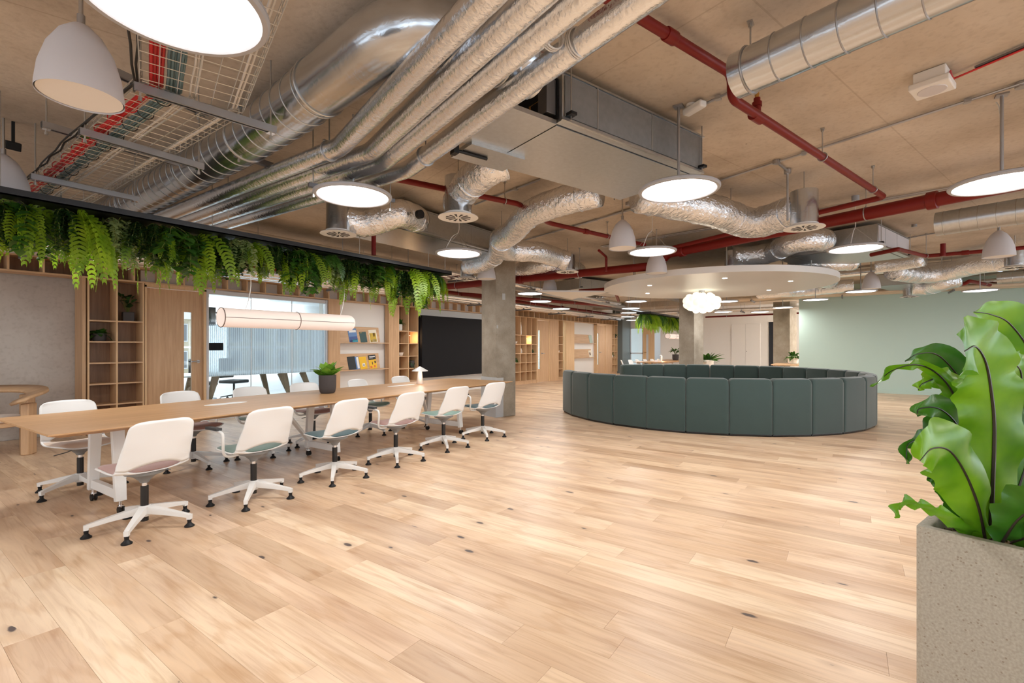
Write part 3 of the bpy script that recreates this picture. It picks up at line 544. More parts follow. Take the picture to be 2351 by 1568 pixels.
# ------------------------------------------------------------ small plants and ornaments
def blade(mb, p, d, L, w, droop=.5, n=4, fold=.25, twist=0):
    p, d = Vector(p), Vector(d).normalized(); s = d.cross(Vector((0, 0, 1)))
    if s.length < .1: s = Vector((1, 0, 0))
    s.normalize(); up = s.cross(d).normalized(); s = s*cos(twist)+up*sin(twist); up = s.cross(d).normalized(); vs = []
    for i in range(n+1):
        t = i/n; c = p+d*(L*t)-Vector((0, 0, 1))*(droop*L*t*t); k = w/2*max(.04, sin(pi*min(1, t**.8)))
        if i == n: k = .001
        vs += [c-s*k+up*k*fold, c, c+s*k+up*k*fold]
    mb.add(vs, [(3*i+a, 3*i+a+1, 3*i+a+4, 3*i+a+3) for i in range(n) for a in (0, 1)])
def pot_plant(name, label, cat, loc, pr, ph, potm, leafm, n, L, w, spread=1.0, droop=.5, stems=0, seed=1, group=None, taper=.92, square=False, emin=.15):
    r = random.Random(seed); o = thing(name, label, cat, loc, r.uniform(0, 6), group)
    if square: mk('pot', MB().box(-pr, -pr, 0, pr, pr, ph*.94), potm, o, bevel=pr*.12)
    else: mk('pot', MB().lathe([(pr*taper*.8, 0), (pr*taper*.95, ph*.06), (pr*.98, ph*.3), (pr, ph), (pr*.9, ph), (pr*.88, ph*.88)], n=28), potm, o)
    if not square: mk('soil', MB().lathe([(pr*.9, ph*.86), (pr*.9, ph*.9)], n=16), 'soil', o)
    mb = MB(); st = MB(); base = Vector((0, 0, ph*.88))
    for i in range(n):
        a = r.uniform(0, 2*pi); el = r.uniform(emin, 1.25); rr = spread
        d = Vector((cos(a)*cos(el)*rr, sin(a)*cos(el)*rr, sin(el)))
        q = base+Vector((cos(a), sin(a), 0))*pr*.25*r.random()
        if stems:
            q2 = q+Vector((cos(a)*r.uniform(.1, .5), sin(a)*r.uniform(.1, .5), 1))*r.uniform(.3, 1)*stems; st.tube([q, (q+q2)/2+Vector((0, 0, .01)), q2], .003, 5); q = q2
        blade(mb, q, d, L*r.uniform(.65, 1.1), w*r.uniform(.7, 1.1), droop*r.uniform(.3, 1.3), 5, twist=r.uniform(-.4, .4))
    mk('foliage', mb, leafm, o, ang=60)
    if stems: mk('stems', st, 'stem', o)
    return o
S = 9.56
pot_plant('potted_plant', 'slim plant in a square dark pot, top right cubby left of the oak door', 'plant', (2.66, S, 1.755), .075, .16, 'potd', 'leafd', 22, .16, .06, stems=.26, seed=3, square=True)
pot_plant('potted_plant', 'bushy dark plant in a low pot, left cubby of the bookcase by the door', 'plant', (2.29, S-.02, 1.43), .09, .12, 'potd', 'leafm', 30, .20, .12, seed=4, droop=.8)
pot_plant('potted_plant', 'leafy plant in a tall white pot on the bookcase left of the black panel', 'plant', (8.36, S-.04, 1.755), .065, .17, 'potw', 'leafm', 14, .22, .09, seed=5)
pot_plant('potted_plant', 'trailing small-leaved plant spilling from the right cubby beside the black panel', 'plant', (8.72, S-.10, .80), .07, .17, 'potd', 'leafd', 90, .10, .06, seed=6, droop=2.2)
pot_plant('potted_plant', 'dark potted plant in the cubby strip above the bookcase beside the black panel', 'plant', (8.75, S-.05, 2.41), .08, .12, 'potd', 'leafd', 12, .09, .05, seed=7)
pot_plant('potted_plant', 'round green plant in the right-hand column of the wide bookcase', 'plant', (14.66, S-.04, 1.10), .07, .10, 'potd', 'leafm', 60, .12, .07, seed=8, droop=1.2)
pot_plant('potted_plant', 'green plant in the wide bookcase half hidden by the concrete column', 'plant', (13.62, S-.03, .80), .07, .1, 'potd', 'leafm', 50, .15, .07, seed=9, droop=1.4)
pot_plant('potted_plant', 'small plant in the last bookcase beside the grey pier', 'plant', (21.9, S-.05, .80), .09, .12, 'potw', 'leafm', 30, .22, .08, seed=10)
pot_plant('potted_plant', 'leafy plant high in the last bookcase beside the grey pier', 'plant', (22.22, S-.05, 1.77), .09, .12, 'potd', 'leafm', 30, .3, .08, seed=12)
def shelf_lamp(x, y, z, label, glow='litwarm', s=1.0):
    o = thing('shelf_lamp', label, 'lamp', (x, y, z)); mk('stem', MB().lathe([(.035*s, 0), (.028*s, .2*s)], n=16), glow, o); mk('shade', MB().lathe([(.075*s, .2*s), (.02*s, .235*s), (.004, .24*s)], n=24), 'wplast', o)
    l = bpy.data.lights.new('lamp_light', 'POINT'); l.energy = 3.2*s; l.color = (1, .66, .36); l.shadow_soft_size = .03; lo = bpy.data.objects.new('lamp_light', l); COL.objects.link(lo); lo.location = (x+.02, y-.06, z+.17*s)
shelf_lamp(8.62, S-.05, 1.43, 'small glowing lamp in the bookcase beside the black panel'); shelf_lamp(14.3, S, 1.43, 'small glowing lamp in a cubby of the wide bookcase')
def orn(name, label, cat, loc, prof, m): o = mk(name, MB().lathe(prof, n=20), m, smooth=True); o.location = loc; tag(o, label, cat)
orn('vase', 'tall pale ceramic vase in the upper left cubbies of the wide bookcase', 'vase', (13.98, S, 1.755), [(.04, 0), (.055, .05), (.05, .3), (.03, .42), (.035, .45)], 'ceramic')
orn('vase', 'tall white ceramic vase in the single-column bookcase', 'vase', (16.6, S, 1.755), [(.03, 0), (.05, .05), (.045, .28), (.02, .36), (.022, .4)], 'ceramic')
orn('bowl', 'small ceramic bowl in the wide bookcase next to the column', 'bowl', (13.6, S-.05, 1.43), [(.02, 0), (.05, .02), (.08, .09), (.074, .09)], 'ceramic')
orn('vase', 'small pale jug in the middle of the wide bookcase', 'vase', (13.98, S-.03, 1.10), [(.035, 0), (.05, .03), (.045, .10), (.02, .15), (.025, .18)], 'ceramic')
orn('bowl', 'small ceramic bowl in the single-column bookcase', 'bowl', (16.6, S-.05, 1.10), [(.03, 0), (.06, .02), (.07, .08), (.064, .08)], 'ceramic')
orn('bowl', 'stack of nested beige bowls in the bookcase beside the black panel', 'bowl', (8.36, S-.05, 1.10), [(.05, 0), (.07, .02), (.075, .05), (.09, .09), (.084, .09)], 'ceramic')
# ------------------------------------------------------------ concrete columns
def column(px, py, s, label, h=CEIL, at=None):
    c0 = at if at is not None else F(px, py, 0); c = c0+(GU+GV)*s/2; o = thing('concrete_column', label, 'column', (c.x, c.y, 0), GA)
    mk('shaft', MB().box(-s/2, -s/2, 0, s/2, s/2, h), 'conc', o, bevel=.012); return o, c
cA, cpos = column(1138, 959, .48, 'board-marked bare concrete column at the end of the long table')
mk('render_patch', MB().box(-.243, -.243, 0, -.06, .243, .75).box(-.245, -.245, 0, -.22, .245, .76), 'render_patch', cA, smooth=False)
for (a, z, w_, h_) in ((-.20, 1.72, .02, .03), (-.05, 2.30, .035, .06)):
    mk('plaster_spot', MB().box(a-w_, -.243, z-h_, a+w_, -.2405, z+h_), 'render_patch', cA, bevel=.002)
column(0, 0, .48, 'bare concrete column behind the round sofa, in the middle of the room', at=Vector((13.75, 3.50, 0)))
column(0, 0, .60, 'bare concrete column beside the edge of the sage green wall', at=Vector((20.4, 1.75, 0)))
# ------------------------------------------------------------ long table
def long_table(x0, y0, L, Wd, rz, label, slots, legs):
    o = thing('long_table', label, 'table', (x0, y0, 0), rz)
    top = MB(); n = 24; e = .018
    def edge(inset, z):
        q = [(inset, inset), (L-inset, inset), (L-inset, Wd-inset), (inset, Wd-inset)]; return [(x, y, z) for x, y in q]
    vs = edge(.085, .700)+edge(0, .728)+edge(0, .734)+edge(.004, .74)
    top.add(vs, [(3, 2, 1, 0), (12, 13, 14, 15)]+[(4*k+i, 4*k+(i+1) % 4, 4*k+4+(i+1) % 4, 4*k+4+i) for k in range(3) for i in range(4)])
    mk('tabletop', top, 'oaktop', o, smooth=False)
    for s in slots:
        c, hl, hw = s; pts = [(c[0]+hl*cos(t), c[1]+hw*max(-1, min(1, 1.25*sin(t)))) for t in [2*pi*k/32 for k in range(32)]]
        mk('power_flap', MB().poly(pts, .7395, .7425), 'wplast', o, ang=50)
    mk('rail', MB().box(.45, Wd/2-.04, .655, L-.45, Wd/2+.04, .700), 'wmetal', o, smooth=False)
    for (lx, ya, yb, br) in legs:
        mk('leg', MB().taper((lx, ya+.06, .70), (lx, ya, .10), .085, .05, .075, .045, up=(0, 1, 0)), 'wmetal', o, bevel=.004)
        mk('leg', MB().taper((lx, yb-.06, .70), (lx, yb, .10), .085, .05, .075, .045, up=(0, 1, 0)), 'wmetal', o, bevel=.004)
        mk('foot_beam', MB().bar((lx, ya, .15), (lx, yb, .15), .045, .075), 'wmetal', o, bevel=.004)
        if br: mk('brace', MB().bar((lx+br, (ya+yb)/2+.06, .69), (lx-.02*br, yb-.02, .17), .045, .03), 'wmetal', o, smooth=False)
        for y in (ya, yb):
            c = MB(); c.lathe([(.012, .06), (.012, .11)], (lx, y, 0), 10); c.box(lx-.018, y-.018, .045, lx+.018, y+.018, .066); k = mk('caster', c, 'chrome', o)
            w = MB(); w.tube([(lx-.02, y-.012, .03), (lx-.006, y-.012, .03)], .029, 14); w.tube([(lx+.006, y-.012, .03), (lx+.02, y-.012, .03)], .029, 14); mk('wheel', w, 'padk', k)
    return o
TR = radians(2.9)
tb = long_table(.80, 4.47, 5.95, 1.42, TR, 'long oak meeting table on white steel legs with twelve white chairs', [((1.58, .83), .215, .065), ((4.25, .97), .28, .06)], [(.50, .30, .90, 0), (2.56, .30, .85, -.50), (4.70, .16, .85, -.45)])
# ------------------------------------------------------------ swivel chairs
PROF = curve([(.235, .425), (.20, .440), (.10, .437), (0, .430), (-.10, .432), (-.165, .455), (-.205, .52), (-.228, .60), (-.252, .71), (-.285, .845)] and [Vector((0, y, z)) for y, z in [(.235, .425), (.20, .440), (.10, .437), (0, .430), (-.10, .432), (-.165, .452), (-.212, .515), (-.242, .60), (-.276, .71), (-.318, .828)]], 6)
_len = [0]
for i in range(1, len(PROF)): _len.append(_len[-1]+(PROF[i]-PROF[i-1]).length)
def prof(v):
    s = max(0, min(1, v))*_len[-1]
    for i in range(1, len(PROF)):
        if _len[i] >= s-1e-9:
            t = (s-_len[i-1])/max(1e-9, _len[i]-_len[i-1]); p = PROF[i-1].lerp(PROF[i], t); d = (PROF[i]-PROF[i-1]).normalized(); return p, Vector((0, d.z, -d.y))
    return PROF[-1], Vector((0, 1, 0))
def shell(u, v):
    p, nrm = prof(v)
    w = .235 if v < .5 else .235-.034*((v-.5)/.5)**1.3
    if v < .10: w *= (1-((.10-v)/.10)**2.6*.28)
    if v > .93: w *= (1-((v-.93)/.07)**3*.17)
    x = u*w; a = abs(u)
    back = max(0, min(1, (v-.50)/.2)); seat = 1-back
    low = max(0, 1-abs(v-.58)/.22); y = p.y+back*.036*a**2.2+low*.045*a**2; z = p.z+seat*.022*a**2.5
    if v > .90: z -= .012*a**5*((v-.9)/.1)
    if .35 < v < .72: z += .0
    return Vector((x, y, z))
def lens(u): return max(0, 1-(u/.74)**2)**.8
VC = .515
chair_shell = MB()
chair_shell.grid(lambda s, t: shell(2*s-1, (VC-.055*lens(2*s-1))*t), 22, 14)
chair_shell.grid(lambda s, t: shell(2*s-1, (VC+.085*lens(2*s-1))+(1-(VC+.085*lens(2*s-1)))*t), 22, 16)
def padfn(top):
    def f(s, t):
        u = (2*s-1); v = .012+.465*t; uu = u*.93; p = shell(uu, v+(.0)); r = max(abs(u)**5, abs(2*t-1)**5); th = .008+.030*(1-r)
        return p+Vector((0, 0, (th if top else .003)+.002))
    return f
pad = MB(); pad.grid(padfn(True), 16, 12); pad.grid(lambda s, t: padfn(False)(1-s, t), 16, 12)
def edge_close(mb, nu, nv):
    w = nu+1; o2 = w*(nv+1); fs = []
    for j in range(nv): fs.append((j*w, (j+1)*w, o2+(j+1)*w+nu, o2+j*w+nu)); fs.append(((j+1)*w+nu, j*w+nu, o2+j*w, o2+(j+1)*w))
    for i in range(nu): fs.append((i+1, i, o2+nu-i, o2+nu-i-1)); fs.append((nv*w+i, nv*w+i+1, o2+nv*w+nu-i-1, o2+nv*w+nu-i))
    mb.f += fs; mb.mi += [0]*len(fs)
edge_close(pad, 16, 12)
shell_me = chair_shell.mesh('seat_shell', ang=60); shell_me.materials.append(M['chairw'])
pad_mes = {}
for k in ('pink', 'beige', 'dgreen', 'teal', 'lgreen', 'greyp'):
    me = pad.mesh('seat_pad', ang=60); me.materials.append(M[k]); pad_mes[k] = me
def meshed(name, mb, m, **k): me = mb.mesh(name, **k); me.materials.append(M[m]); return me
b_under = meshed('bracket', MB().lathe([(.028, .335), (.034, .35), (.07, .385), (.125, .408), (.13, .428)], n=24), 'under')
b_collar = meshed('collar', MB().lathe([(.018, .31), (.018, .34)], n=16), 'chrome')
b_gas = meshed('gas_column', MB().lathe([(.0235, .05), (.0255, .05), (.0255, .31), (.018, .312)], n=20), 'gasl')
b_hub = meshed('hub', MB().lathe([(.036, .085), (.042, .10), (.042, .155), (.034, .165)], n=20), 'wmetal')
lg = MB(); lg.taper((.02, 0, .135), (.20, 0, .105), .05, .055, .038, .034); lg.taper((.20, 0, .105), (.325, 0, .080), .038, .034, .028, .026); lg.taper((.325, 0, .09), (.325, 0, .055), .03, .03, .028, .028, up=(1, 0, 0)); b_leg = meshed('leg', lg, 'wmetal', smooth=False)
b_glide = meshed('glide', MB().lathe([(.033, 0), (.033, .008), (.02, .02), (.013, .03), (.015, .055)], (.325, 0, 0), 16), 'padk')
b_lever = meshed('lever', MB().tube([(.05, .04, .40), (.12, .06, .385), (.21, .08, .375)], .0045, 6), 'steeld')
def arm_me(s): return meshed('arm', MB().tube(curve([(s*.06, .02, .415), (s*.20, .02, .412), (s*.255, .0, .45), (s*.275, -.03, .55), (s*.275, -.02, .615), (s*.275, .05, .632), (s*.275, .14, .632)], 6), .0115, 10), 'wmetal')
arms = {s: arm_me(s) for s in (-1, 1)}
armpad = {s: meshed('arm_pad', MB().taper((s*.275, .03, .65), (s*.275, .22, .65), .045, .022, .04, .022), 'armp') for s in (-1, 1)}
def swivel_chair(x, y, yaw, base, padk, arm, label):
    o = thing('swivel_chair', label, 'chair', (x, y, 0), 0, 'white swivel chairs at the long table')
    def pt(name, me, rz=0, par=o):
        c = bpy.data.objects.new(name, me); COL.objects.link(c); c.parent = par; c.rotation_euler = (0, 0, rz); return c
    sh = pt('seat_shell', shell_me, yaw); so = sh.modifiers.new('thick', 'SOLIDIFY'); so.thickness = .009; so.offset = 0
    p = pt('seat_pad', pad_mes[padk], yaw); p['label'] = {'pink': 'dusty pink seat pad', 'beige': 'beige seat pad', 'dgreen': 'dark green seat pad', 'teal': 'deep teal seat pad', 'lgreen': 'sage green seat pad', 'greyp': 'grey seat pad'}[padk]
    pt('bracket', b_under, yaw); pt('collar', b_collar); pt('gas_column', b_gas); pt('lever', b_lever, yaw); pt('hub', b_hub)
    for k in range(5):
        a = base+2*pi*k/5; l = pt('leg', b_leg, a); pt('glide', b_glide, 0, l)
    if arm:
        for s in (-1, 1): a = pt('arm', arms[s], yaw); pt('arm_pad', armpad[s], 0, a)
    return o
R = radians
near = [(1.29, 4.28, 6, 92, 'pink', 0, 'chair with pink pad at the left end of the near side'), (2.09, 4.29, 4, 90, 'dgreen', 1, 'armchair with dark green pad, second from the left on the near side'),
        (2.91, 4.30, 3, 88, 'teal', 0, 'chair with teal pad and no arms, third on the near side'), (3.75, 4.34, 1, 88, 'pink', 1, 'armchair with pink pad, fourth on the near side'),
        (4.62, 4.40, -2, 88, 'lgreen', 0, 'chair with sage pad, fifth on the near side'), (5.50, 4.44, -6, 86, 'teal', 1, 'armchair with teal pad, last on the near side beside the column')]
for x, y, yw, bs, pk, am, lb in near: swivel_chair(x, y, R(yw), R(bs), pk, am, 'white swivel '+lb)
far = [(1.27, 5.86, 186, -80, 'beige', 0, 'chair with beige pad at the left end of the far side'), (2.27, 6.02, 188, -85, 'pink', 1, 'armchair with pink pad on the far side, by the oak door'),
       (3.00, 5.99, 180, -92, 'dgreen', 1, 'armchair third on the far side, in front of the glass'), (3.78, 6.08, 176, -88, 'pink', 1, 'armchair with pink pad behind the potted plant, far side'),
       (4.72, 6.05, 190, -90, 'lgreen', 1, 'armchair with sage pad on the far side, by the magazines'), (5.62, 6.10, 184, -86, 'greyp', 0, 'chair with grey pad, last on the far side before the lamp')]
for x, y, yw, bs, pk, am, lb in far: swivel_chair(x, y, R(yw), R(bs), pk, am, 'white swivel '+lb)
# ------------------------------------------------------------ things on the table
pq = F(752, 902, .743)
pot_plant('potted_plant', 'broad-leaved green plant in a round charcoal pot on the long table', 'plant', (pq.x, pq.y+.0, .7426), .108, .235, 'potd', 'leafp', 28, .27, .125, spread=.8, droop=.3, seed=21, emin=.45)
lq = F(964, 881, .743)
o = thing('table_lamp', 'small white lamp with a pointed shade on the long table', 'lamp', (lq.x, lq.y, .7425)); mk('stem', MB().lathe([(.055, 0), (.035, .20), (.03, .22)], n=24), mat('lamp_stem', (.62, .52, .46), .5), o); mk('shade', MB().lathe([(.13, .205), (.128, .212), (.02, .275), (.003, .28)], n=28), 'wplast', o)
mk('bulb', MB().lathe([(.032, .16), (.032, .20)], n=16), 'litwarm', o); l = bpy.data.lights.new('lamp_light', 'POINT'); l.energy = .7; l.color = (1, .78, .6); l.shadow_soft_size = .04; lo = bpy.data.objects.new('lamp_light', l); COL.objects.link(lo); lo.location = (lq.x-.05, lq.y-.07, .9)
# ------------------------------------------------------------ tube lamp
def tube_lamp(x0, x1, y, z, label, rods, r=.10):
    o = thing('tube_lamp', label, 'lamp', ((x0+x1)/2, y, z), world=True)
    mk('diffuser', MB().tube([(x0, y, z), (x0+.005, y, z), (x1-.05, y, z), (x1-.02, y, z), (x1, y, z)], r, 32, rf=lambda t: r*(.8 if t > .99 else (.95 if t > .7 else 1))), 'littube', o)
    for x in (x0-.002, (x0+x1)/2+.03): mk('trim_ring', MB().ring((x, y, z), (1, 0, 0), r+.001, .004, 36, 6), 'bronze', o)
    mk('end_cap', MB().tube([(x0-.006, y, z), (x0-.001, y, z)], r*.93, 32), 'littube', o)
    mk('seam', MB().box(x0, y-r-.003, z-.003+.0, x1-.03, y-r+.004, z+.002), 'bronze', o, smooth=False)
    for x, zt in rods: mk('cord', MB().tube(curve([(x, y, z+r), (x+.03, y, z+r+.1), (x+.05, y-.01, z+r+.3), (x+.02, y, zt)], 5), .004, 6), 'wplast', o)
    return o
tube_lamp(2.21, 3.76, 5.2, 1.645, 'pink-lit horizontal tube lamp hanging over the long table', [(2.45, 2.44), (3.60, 2.44)])
# ------------------------------------------------------------ hanging planting trough
def trough(x0, x1, y0, y1, z0, z1, label):
    o = thing('hanging_trough', label, 'planter', ((x0+x1)/2, (y0+y1)/2, z0), world=True)
    b = MB(); b.box(x0, y0, z0, x1, y0+.012, z1); b.box(x0, y1-.012, z0, x1, y1, z1); b.box(x0, y0, z0, x0+.012, y1, z1); b.box(x1-.012, y0, z0, x1, y1, z1); b.box(x0, y0, z0, x1, y1, z0+.01)
    mk('tray', b, 'trayk', o, smooth=False); n = max(2, int((x1-x0)/1.5)+1)
    for i in range(n):
        for y in (y0+.05, y1-.05): x = x0+.1+(x1-x0-.2)*i/(n-1); mk('hanger_rod', MB().tube([(x, y, z1-.03), (x, y, CEIL)], .004, 6), 'rod', o)
    return o
trough(-1.0, 5.38, 4.95, 5.40, 2.445, 2.50, 'long black trough of greenery hanging over the long table')
def fern_frond(mb, p, d, L, w, r):
    p = Vector(p); d = Vector(d).normalized(); pts = []; n = 16; dd = d.copy()
    for i in range(n+1): pts.append(p.copy()); dd = (dd+Vector((0, 0, -.22))).normalized(); p = p+dd*(L/n)
    tw = r.uniform(0, pi)
    for i in range(1, n):
        t = i/n; a = (pts[i+1]-pts[i-1]).normalized(); s = a.cross(Vector((cos(tw), sin(tw), 0))).normalized(); k = w*sin(pi*min(1, .12+t*.88))**.8
        for sg in (-1, 1):
            q = pts[i]; e = q+(s*sg*.85+a*.5).normalized()*k+Vector((r.uniform(-1, 1), r.uniform(-1, 1), 0))*.006; m1 = q+(e-q)*.5; h = a*(L/n)*.55
            mb.add([q-h*.5, m1-h*.9, e, m1+h*.7, q+h*.5], [(0, 1, 2, 3, 4)])
            q2 = q+(e-q)*.55
            mb.add([q2, q2+h*1.5+(e-q)*.10, e+h*.3], [(0, 1, 2)])
def heart(mb, q, dirv, nrm, s):
    d = Vector(dirv).normalized(); n = Vector(nrm).normalized(); w = d.cross(n).normalized(); n = w.cross(d)
    vs = [q, q-d*s*.12+w*s*.28, q+d*s*.15+w*s*.46-n*s*.10, q+d*s*.6+w*s*.28-n*s*.06, q+d*s*1.05-n*s*.12, q+d*s*.6-w*s*.28-n*s*.06, q+d*s*.15-w*s*.46-n*s*.10, q-d*s*.12-w*s*.28, q+d*s*.5]
    mb.add(vs, [(0, 1, 2, 8), (8, 2, 3), (8, 3, 4), (8, 4, 5), (8, 5, 6), (0, 8, 6, 7)])
def vine(mb, st, p, L, s, r, out):
    p = Vector(p); a = r.uniform(0, 2*pi); d = Vector((cos(a)*out, sin(a)*out, .1)); n = max(6, int(L/(s*.42))); pts = [p.copy()]
    for i in range(n):
        d = (d+Vector((r.uniform(-.25, .25), r.uniform(-.25, .25), -.45))).normalized(); p = p+d*(L/n); pts.append(p.copy())
        for _ in range(2):
            b = r.uniform(0, 2*pi); dv = Vector((cos(b), sin(b), -.7)); heart(mb, p+dv*s*.3, dv, Vector((cos(b)*.8, sin(b)*.8, .6)), s*r.uniform(.6, 1.1))
    st.tube(pts, .0025, 4, caps=False)
def hang_plant(kind, v):
    r = random.Random(100*v+len(kind)); mb = MB(); st = MB()
    if kind == 'fern':
        for i in range(15):
            a = r.uniform(0, 2*pi); fern_frond(mb, (cos(a)*.03, sin(a)*.03, 0), (cos(a)*.8, sin(a)*.8, r.uniform(-.6, .3)), r.uniform(.34, .66), r.uniform(.045, .075), r)
        return mb, None, 'leafy'
    if kind == 'shade_fern':
        for i in range(16):
            a = r.uniform(0, 2*pi); fern_frond(mb, (cos(a)*.03, sin(a)*.03, 0), (cos(a), sin(a), r.uniform(-.2, .7)), r.uniform(.28, .48), r.uniform(.045, .07), r)
        return mb, None, 'leafm'
    big = kind == 'pothos'
    for i in range(9 if big else 11):
        a = r.uniform(0, 2*pi); vine(mb, st, (cos(a)*.06, sin(a)*.06, .0), r.uniform(.25, .50 if v % 2 else .62), r.uniform(.075, .12) if big else r.uniform(.038, .055), r, .9)
    return mb, st, ('leafm' if big else 'leafd') if kind != 'varieg' else 'leafv'
PM = {}
for kind, nv in (('fern', 4), ('shade_fern', 2), ('pothos', 4), ('ivy', 4), ('varieg', 2)):
    for v in range(nv):
        mb, st, m = hang_plant(kind, v); me = mb.mesh('foliage', ang=75); me.materials.append(M[m]); sm = None
        if st and st.v: sm = st.mesh('stems'); sm.materials.append(M['stem'])
        PM[(kind, v)] = (me, sm)
NM = {'fern': ('trailing_fern', 'yellow-green trailing fern', 'bright ferns in the trough'), 'shade_fern': ('fern', 'mid-green feathery fern', 'green ferns in the trough'),
      'pothos': ('trailing_pothos', 'broad heart-leaved vine', 'broad-leaved vines in the trough'), 'ivy': ('trailing_ivy', 'small dark-leaved ivy', 'ivy in the trough'), 'varieg': ('variegated_vine', 'pale variegated vine', 'pale vines in the trough')}
def zone(x, y):
    d = x*CY_+y*SY_; px = CX+FPX*(x*SY_-y*CY_)/d if d > .3 else -99
    for lim, nm in ((-1, 'just outside the left edge'), (90, 'at the left edge'), (190, 'before the bare concrete wall'), (335, 'before the first bookcase'), (475, 'before the oak door'), (600, 'over the left glass pane'), (755, 'over the right glass panes'), (880, 'above the magazine ledges'), (960, 'before the second bookcase'), (3000, 'by the black panel')):
        if px < lim: return nm
ZC = {}; ORD = ['first', 'second', 'third', 'fourth', 'fifth', 'sixth', 'seventh', 'eighth', 'ninth', 'tenth']
def hang(kind, v, x, y, z, s=1.0, where='', group=None, sz=None):
    nm, lb, gp = NM[kind]; zn = zone(x, y) if not where.startswith(', the distant') else None
    if zn:
        k = (kind, zn, where); ZC[k] = ZC.get(k, 0)+1; lb = lb+(' '+zn if not where else ' (long) '+zn)+', %s from left' % (ORD[ZC[k]-1] if ZC[k] < 11 else 'the last')
    else: lb = lb+where
    o = thing(nm, lb, 'plant', (x, y, z), random.uniform(0, 6.28), (group or gp)); me, sm = PM[(kind, v)]
    for n_, m_ in (('foliage', me), ('stems', sm)):
        if m_: c = bpy.data.objects.new(n_, m_); COL.objects.link(c); c.parent = o
    o.scale = (s, s, sz or s); return o
random.seed(5)
kinds = ['ivy', 'pothos', 'ivy', 'shade_fern', 'ivy', 'varieg', 'pothos', 'ivy']
nx = 72
for i in range(nx):
    x = -.9+(5.28+.9)*i/(nx-1); k = kinds[(i*5+i//8) % 8]; y = 5.17+random.uniform(-.15, .15)
    v = random.randrange({'fern': 4, 'shade_fern': 2, 'pothos': 4, 'ivy': 4, 'varieg': 2}[k])
    wh = ', at its left end' if x < 1.1 else (', over the middle of the table' if x < 3.4 else ', towards its right end')
    s_ = random.uniform(.72, 1.0); hang(k, v, x, y, 2.44, s_, '', group=NM[k][2], sz=s_*random.uniform(.62, .95))
# hand-placed long ferns that show in front of the joinery
for px, yb in ((50, 625), (120, 630), (160, 680), (245, 640), (310, 690), (350, 620), (445, 690), (500, 690), (560, 660), (625, 670), (690, 690), (738, 690), (790, 680), (822, 715), (880, 700), (922, 740), (955, 715), (990, 725), (1010, 700)):
    q = WY(px, yb, 5.22); q2 = hang('fern', random.randrange(4), q.x, 5.20+random.uniform(-.1, .1), 2.42, (2.42-q.z)/.62, ', longest,', group='longest ferns of the trough')
# ------------------------------------------------------------ round sofa
SCX, SCY, SR, SH = 10.42, 2.51, 2.95, .865
sofa = thing('round_sofa', 'large ring-shaped dark green upholstered sofa with an opening on its left', 'sofa', (SCX, SCY, 0))
st_ = radians(12); a0 = radians(129.2)
def arc_pt(r, a, z): return Vector((r*cos(a), r*sin(a), z))
def module_mesh(name, ri, ro, z0, z1, rad, m):
    """one 12 degree upholstered block with flat faces and softened top edges; local x axis points to the block's middle"""
    h = st_/2-.0018; b = MB(); prof_ = [(ro-.004, z0), (ro, z0+.01), (ro, z1-rad), (ro-rad*.3, z1-rad*.3), (ro-rad, z1), (ri+rad, z1), (ri+rad*.3, z1-rad*.3), (ri, z1-rad), (ri, z0)]
    rows_ = []
    HWd = ro*math.tan(h); RC = .055; cols = [0, .005, .014, .028, .055]
    ts = [(-1+e/HWd, e) for e in cols]+[(0, 1)]+[(1-e/HWd, e) for e in reversed(cols)]
    for t, e in ts:
        row = []; dr = RC-sqrt(max(0, RC*RC-(RC-min(e, RC))**2)) if z1 > .5 else .3*(RC-sqrt(max(0, RC*RC-(RC-min(e, RC))**2)))
        for (r_, z) in prof_:
            k = 1/cos(h)*cos(h)   # flat facet
            di = dr*.22; rr = r_-(di if r_ > (ri+ro)/2 else -di); zz = z-(dr if z > z1-rad*1.5 else 0)
            ysp = rr*math.tan(h)*t if abs(t) < .99 else rr*math.tan(h)*t; row.append((rr*1.0, ysp, zz))
        rows_.append(row)
    n = len(prof_); vs = [p for row in rows_ for p in row]
    fs = [(i*n+j, i*n+(j+1) % n, (i+1)*n+(j+1) % n, (i+1)*n+j) for i in range(len(ts)-1) for j in range(n)]+[tuple(range(n-1, -1, -1)), tuple(range((len(ts)-1)*n, len(ts)*n))]
    b.add(vs, fs); me = b.mesh(name, ang=32); me.materials.append(M[m]); return me
back_me = module_mesh('back_module', SR-.20, SR*cos(st_/2), .035, SH, .05, 'sofa'); seat_me = module_mesh('seat_module', SR-.85, SR-.205, .05, .44, .04, 'sofa'); base_me = module_mesh('plinth', SR-.80, SR-.04, 0, .036, .002, 'gasl')
for k in range(24):
    a = a0+st_*(k+.5)
    for nm, me in (('back_module', back_me), ('seat_module', seat_me), ('plinth', base_me)):
        c = bpy.data.objects.new(nm, me); COL.objects.link(c); c.parent = sofa; c.rotation_euler = (0, 0, a)
q = P(1604, 862, 9.7)
o = thing('coffee_table', 'low round white table inside the sofa ring', 'table', (q.x, q.y, 0)); mk('tabletop', MB().lathe([(.35, .40), (.36, .41), (.36, .425), (.35, .43)], n=40), 'wclean', o); mk('pedestal', MB().lathe([(.2, 0), (.2, .01), (.03, .03), (.03, .40)], n=24), 'wmetal', o)
pot_plant('potted_plant', 'pale flowering plant on the low table inside the sofa ring', 'plant', (q.x, q.y, .43), .07, .16, 'potw', 'wplast', 26, .15, .05, seed=31)
